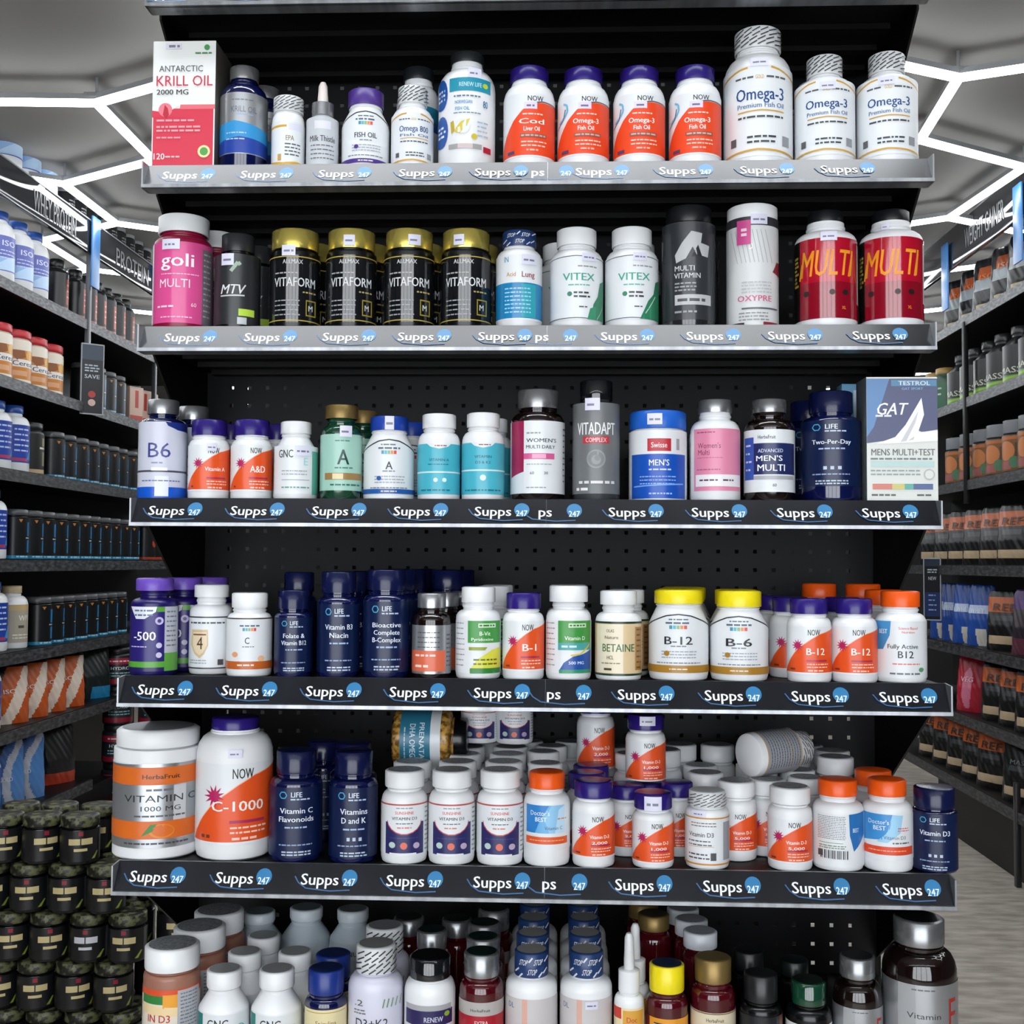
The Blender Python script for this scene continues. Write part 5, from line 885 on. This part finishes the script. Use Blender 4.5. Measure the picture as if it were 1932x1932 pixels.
# red and black tubs behind the end of the left shelving
tr = TUB(.075, .20, '1d1f24', '17181a', .9, 14, (24, 94, [('B', '22262c', 0, 1), ('B', '9a2038', .05, .28), ('D', 'e0d0d4', -.7, .16, .7, .05), ('T', 'd8e0e4', 'HYDRO', 0, .42, .12, 1.3), ('D', '8fc0c8', -.7, .6, .7, .04, 2, .1), ('B', '8a1c30', .82, 1)]))
pl = MB(); pl.box(-.24, -.12, 0, .24, .12, .14, 'steel_black', .003); o = pl.done('display_plinth', None, (-2.22, 5.95, 0)); tag(o, 'low black plinth under the stacked red and black tubs', 'plinth')
for i in range(2):
    for k in range(4):
        c = tree_copy(tr); c.location = (-2.32+.19*i, 5.95, .14+.2005*k); c.rotation_euler = (0, 0, .5); c['category'] = 'tub'; c['group'] = 'stacked red and black tubs'
        c['label'] = f"red and black tub, {('bottom', 'second from bottom', 'third from bottom', 'top')[k]} of the {('left', 'right')[i]} stack beyond the left shelving"
# right aisle
def sc(u, v):
    return '9a4a24' if .18 < v < .38 and -.6 < u < .8 else '8a9094' if .38 < v < .62 and abs(u) < .75 else 'b8a888' if v > .86 and abs(u) < .6 else '141517'
def kc(u, v): return 'b8a284' if .76 < v < .90 and abs(u) < .72 else '3a3d3f' if .42 < v < .5 and abs(u) < .55 else '0c0d0e'
def oc2(u, v): return 'b4561c' if .10 < v < .36 else kc(u, v)
def bc2(u, v): return 'c8c4bc' if v > .72 and u > -.1+.5*(v-.7) and u < .7 else 'b8c8e4' if .33 < v < .48 and abs(u) < .8 else '1f4a9c'
def rc(u, v): return 'a81c30' if (u*u+(v-.6)**2) > .12 else 'c8708a'
def wc(u, v): return 'c0bcb4' if (int((u+1)*7)+int(v*9)) % 2 and v < .7 else 'a89040' if .3 < v < .4 else '141517'
def pc(u, v): return '4a2a6a' if v < .3 and u < .2 else '2a2028' if v < .75 else '5a2a3a'
qS = pouch(.22, .27, .09, sc, ops=[('T', 'c06a34', 'ISO', 0, .3, .12, 1.0)]); qN = pouch(.22, .28, .10, kc, ops=[('T', '6a6e72', 'MASS', 0, .3, .09, 1.0)]); qP = pouch(.22, .28, .10, oc2, ops=[('T', '2a1408', 'REF', 0, .2, .15, 1.3)])
qU = pouch(.17, .30, .09, bc2, ops=[('T', 'e0e8f4', 'WHEY', 0, .38, .10, 1.2)]); qR = pouch(.19, .29, .10, rc, ops=[('T', 'e0b8c0', 'VEG', 0, .4, .1, 1.0)]); qW = pouch(.2, .3, .09, wc); qV = pouch(.2, .29, .09, pc)
tG = TUB(.085, .27, '17191b', '1d1f21', .55, 14, (34, 98, [('B', '17191b', 0, 1), ('B', '4f8a34', .80, 1), ('P', '8ab03c', [(-.6, .86), (.8, .80), (.8, .86), (-.6, .94)]), ('T', 'b8baa8', 'MASS', .0, .66, .17, 1.5)]), neck=4, sh=18, kind='slope')
tY = TUB(.075, .25, '3a5a4a', 'a8884a', .72, 14, (34, 98, [('B', '2f6a48', 0, 1), ('D', 'c8d0c8', -.6, .2, .6, .06, 2, .2)]), neck=3, sh=14)
tO = TUB(.090, .25, '33302a', '85888c', .95, 26,  (32, 96, [('B', '7a5028', 0, 1), ('B', 'b0683a', 0, .10), ('C', 'c07848', .0, .42, .5), ('R', '4a3a20', -.9, .2, -.5, .7), ('R', '4a3a20', .5, .2, .9, .7), ('C', '4a7a5a', .45, .75, .3), ('P', '9a5a58', [(-.8, .78), (.3, .70), (.3, .95), (-.8, .95)])]), sh=4, kind='jar', cs='dome')
_c = tO
row(qS, 'right', 1, 1945, 1758, .215, 'silver, orange and black pouch', 'bag', face=60, half=.07)
row(tG, 'right', 2, 1945, 1745, .185, 'grey mass-gainer tub with green foot', 'tub', half=.09)
row(tY, 'right', 2, 1745, 1702, .17, 'dark green tub with ochre lid', 'tub', half=.09)
row(tO, 'right', 3, 1945, 1748, .19, 'amber tub with domed grey lid', 'tub', half=.095)
row(qN, 'right', 4, 1945, 1880, .22, 'black pouch with beige strip', 'bag', face=60, half=.07)
row(qP, 'right', 4, 1880, 1700, .225, 'black and orange pouch with beige strip', 'bag', face=60, half=.07)
row(qW, 'right', 5, 1945, 1905, .2, 'black and white patterned pouch', 'bag', face=60, half=.07)
row(qV, 'right', 5, 1902, 1862, .21, 'purple and black pouch', 'bag', face=60, half=.07)
row(qP, 'right', 5, 1862, 1812, .22, 'black and orange pouch with beige strip', 'bag', face=60, half=.07)
row(qU, 'right', 5, 1812, 1706, .19, 'blue and white pouch', 'bag', face=60, half=.07)
row(qP, 'right', 6, 1950, 1798, .21, 'black and orange pouch with beige strip', 'bag', face=60, half=.07)
row(qR, 'right', 6, 1796, 1756, .2, 'red foil pouch', 'bag', face=60, half=.07)
row(qR, 'right', 7, 1950, 1888, .21, 'crimson pouch', 'bag', face=60, half=.07)
row(qN, 'right', 7, 1886, 1836, .22, 'black pouch with beige strip', 'bag', face=60, half=.07)
row(qP, 'right', 7, 1836, 1704, .22, 'black and orange pouch with beige strip', 'bag', face=60, half=.07)
for p in (pA, pA2, pB, pC, pD, pR, pG, pW, pS, bx, qO, qB, qK, qL, tr, qS, qN, qP, qU, qR, qW, qV, tG, tY, tO): kill(p)
# shelf-edge advert frames
def frame(side, px, zc_, w_, h_, lines, label):
    y = YL(px) if side == 'left' else YR(px); X = (XL if side == 'left' else XR)-(-1 if side == 'left' else 1)*.03
    r = empty('advert_frame', (X, y, EYE+zc_-h_/2), (math.radians(38) if side == 'left' else -math.radians(38)))
    b = MB(); b.box(-w_/2, 0, 0, w_/2, .006, h_, '14181d', .001)
    for (x0, x1, z0, z1) in ((-w_/2-.004, -w_/2+.001, -.004, h_+.004), (w_/2-.001, w_/2+.004, -.004, h_+.004), (-w_/2, w_/2, -.005, .001), (-w_/2, w_/2, h_-.001, h_+.005)): b.box(x0, -.004, z0, x1, .008, z1, '9a9da2')
    b.done('frame_holder', r); printed('poster', [('R', '14181d', -1, 0, 1, 1)]+lines, w_/2, 0, h_, r, flat=True); tag(r, label, 'sign')
frame('left', 141, .86-.0, .10, .33, [('R', '2f3f50', -1, 0, 1, .22), ('D', 'a8b4c0', -.7, .3, .7, .02, 3, .04), ('T', 'b8c0c8', 'SAVE', 0, .46, .06, 1.4), ('C', 'a83a34', 0, .72, .35, .05), ('C', 'c8a89a', 0, .84, .35, .05)], 'hanging poster frame in dark blue clipped to the left aisle shelves')
frame('right', 1758, -.13, .085, .32, [('R', '26303f', -1, 0, 1, .12), ('D', 'a8b0b8', -.6, .18, .6, .02, 2, .04), ('T', 'a8b0b8', 'NEW', 0, .32, .06, 1.0), ('R', '1f2f5a', -1, .55, 1, .95), ('D', '8a98b8', -.5, .6, .5, .02, 4, .08)], 'upright poster frame in dark blue clipped to the right aisle shelves')
# ------------------------------------------------------------------ pile of jars on the left
ptop = [('D', 'a8a890', -.5, .3, .5, .12, 2, .3)]
def jar(c1='c8b886'):
    return make(dict(H=100, cap=(.98, 22, 'camo'), cs='plain', neck=3, sh=4, kind='jar', body='black', br=.1, lab=(28, 92, [('B', '141517', 0, 1), ('R', '8a2030', -.12, .03, .12, .17), ('R', c1, -.58, .26, -.03, .46), ('R', c1, .03, .26, .58, .46), ('R', c1, -.33, .58, .33, .67), ('P', '8a9a3a', [(.55, .95), (.8, .72), (.86, .72), (.7, .95)]), ('R', '4a4c50', .9, 0, .99, 1)])), .049, .122, 'supplement_jar', 26)
j1, j2 = jar(), jar('c8cad0')
PY = 2.95; Z0 = 1.4-(1633-1061)*PY/F+.002
rows_ = [((3, 66, 139), 0), ((-18, 43, 98, 168), 1), ((22, 90, 172, 243), 2), ((0, 62, 130, 210), 3), ((18, 78, 150, 230), 4)]
pz = Z0-4*.1235-.002
b = MB(); b.box(-.78, -.12, 0, .55, .36, pz, 'steel_black', .003); o = b.done('display_plinth', None, (-1.5, PY, 0)); tag(o, 'low black plinth carrying the pyramid of camouflage-lidded jars', 'plinth')
rn = ('top', 'second', 'third', 'fourth', 'bottom')
for (xs_, k) in rows_:
    z = Z0-k*.1235; Y = PY-(0.008*k)*0
    Xs = sorted((px-1055)/F*Y-(.0) for px in xs_)
    for q in range(1, len(Xs)): Xs[q] = max(Xs[q], Xs[q-1]+.1005)
    for q, X in enumerate(Xs):
        p = j2 if (k == 2 and q == 2) else j1
        c = tree_copy(p); c.location = (X, Y, z); c.rotation_euler = (0, 0, -math.atan2(X, Y)+random.uniform(-.25, .25))
        c['category'] = 'jar'; c['group'] = 'pyramid of camouflage-lidded jars'
        c['label'] = f"camouflage-lidded black jar, {('first', 'second', 'third', 'fourth', 'fifth')[q]} from left in the {rn[k]} row of the pyramid"
    nb = 5+(k > 0)+(k > 1)
    for q in range(nb):
        X = -1.46+.108*q+(.05 if k % 2 else 0)
        if X > -.98-.0*(k): continue
        if k == 0 and X > -1.12: continue
        c = tree_copy(j1); c.location = (X, Y+.125, z); c.rotation_euler = (0, 0, .4+random.uniform(-.3, .3)); c['category'] = 'jar'; c['group'] = 'pyramid of camouflage-lidded jars'
        c['label'] = f"camouflage-lidded black jar, number {('one', 'two', 'three', 'four', 'five', 'six', 'seven')[q]} in the {rn[k]} row at the back of the pyramid"
kill(j1); kill(j2)
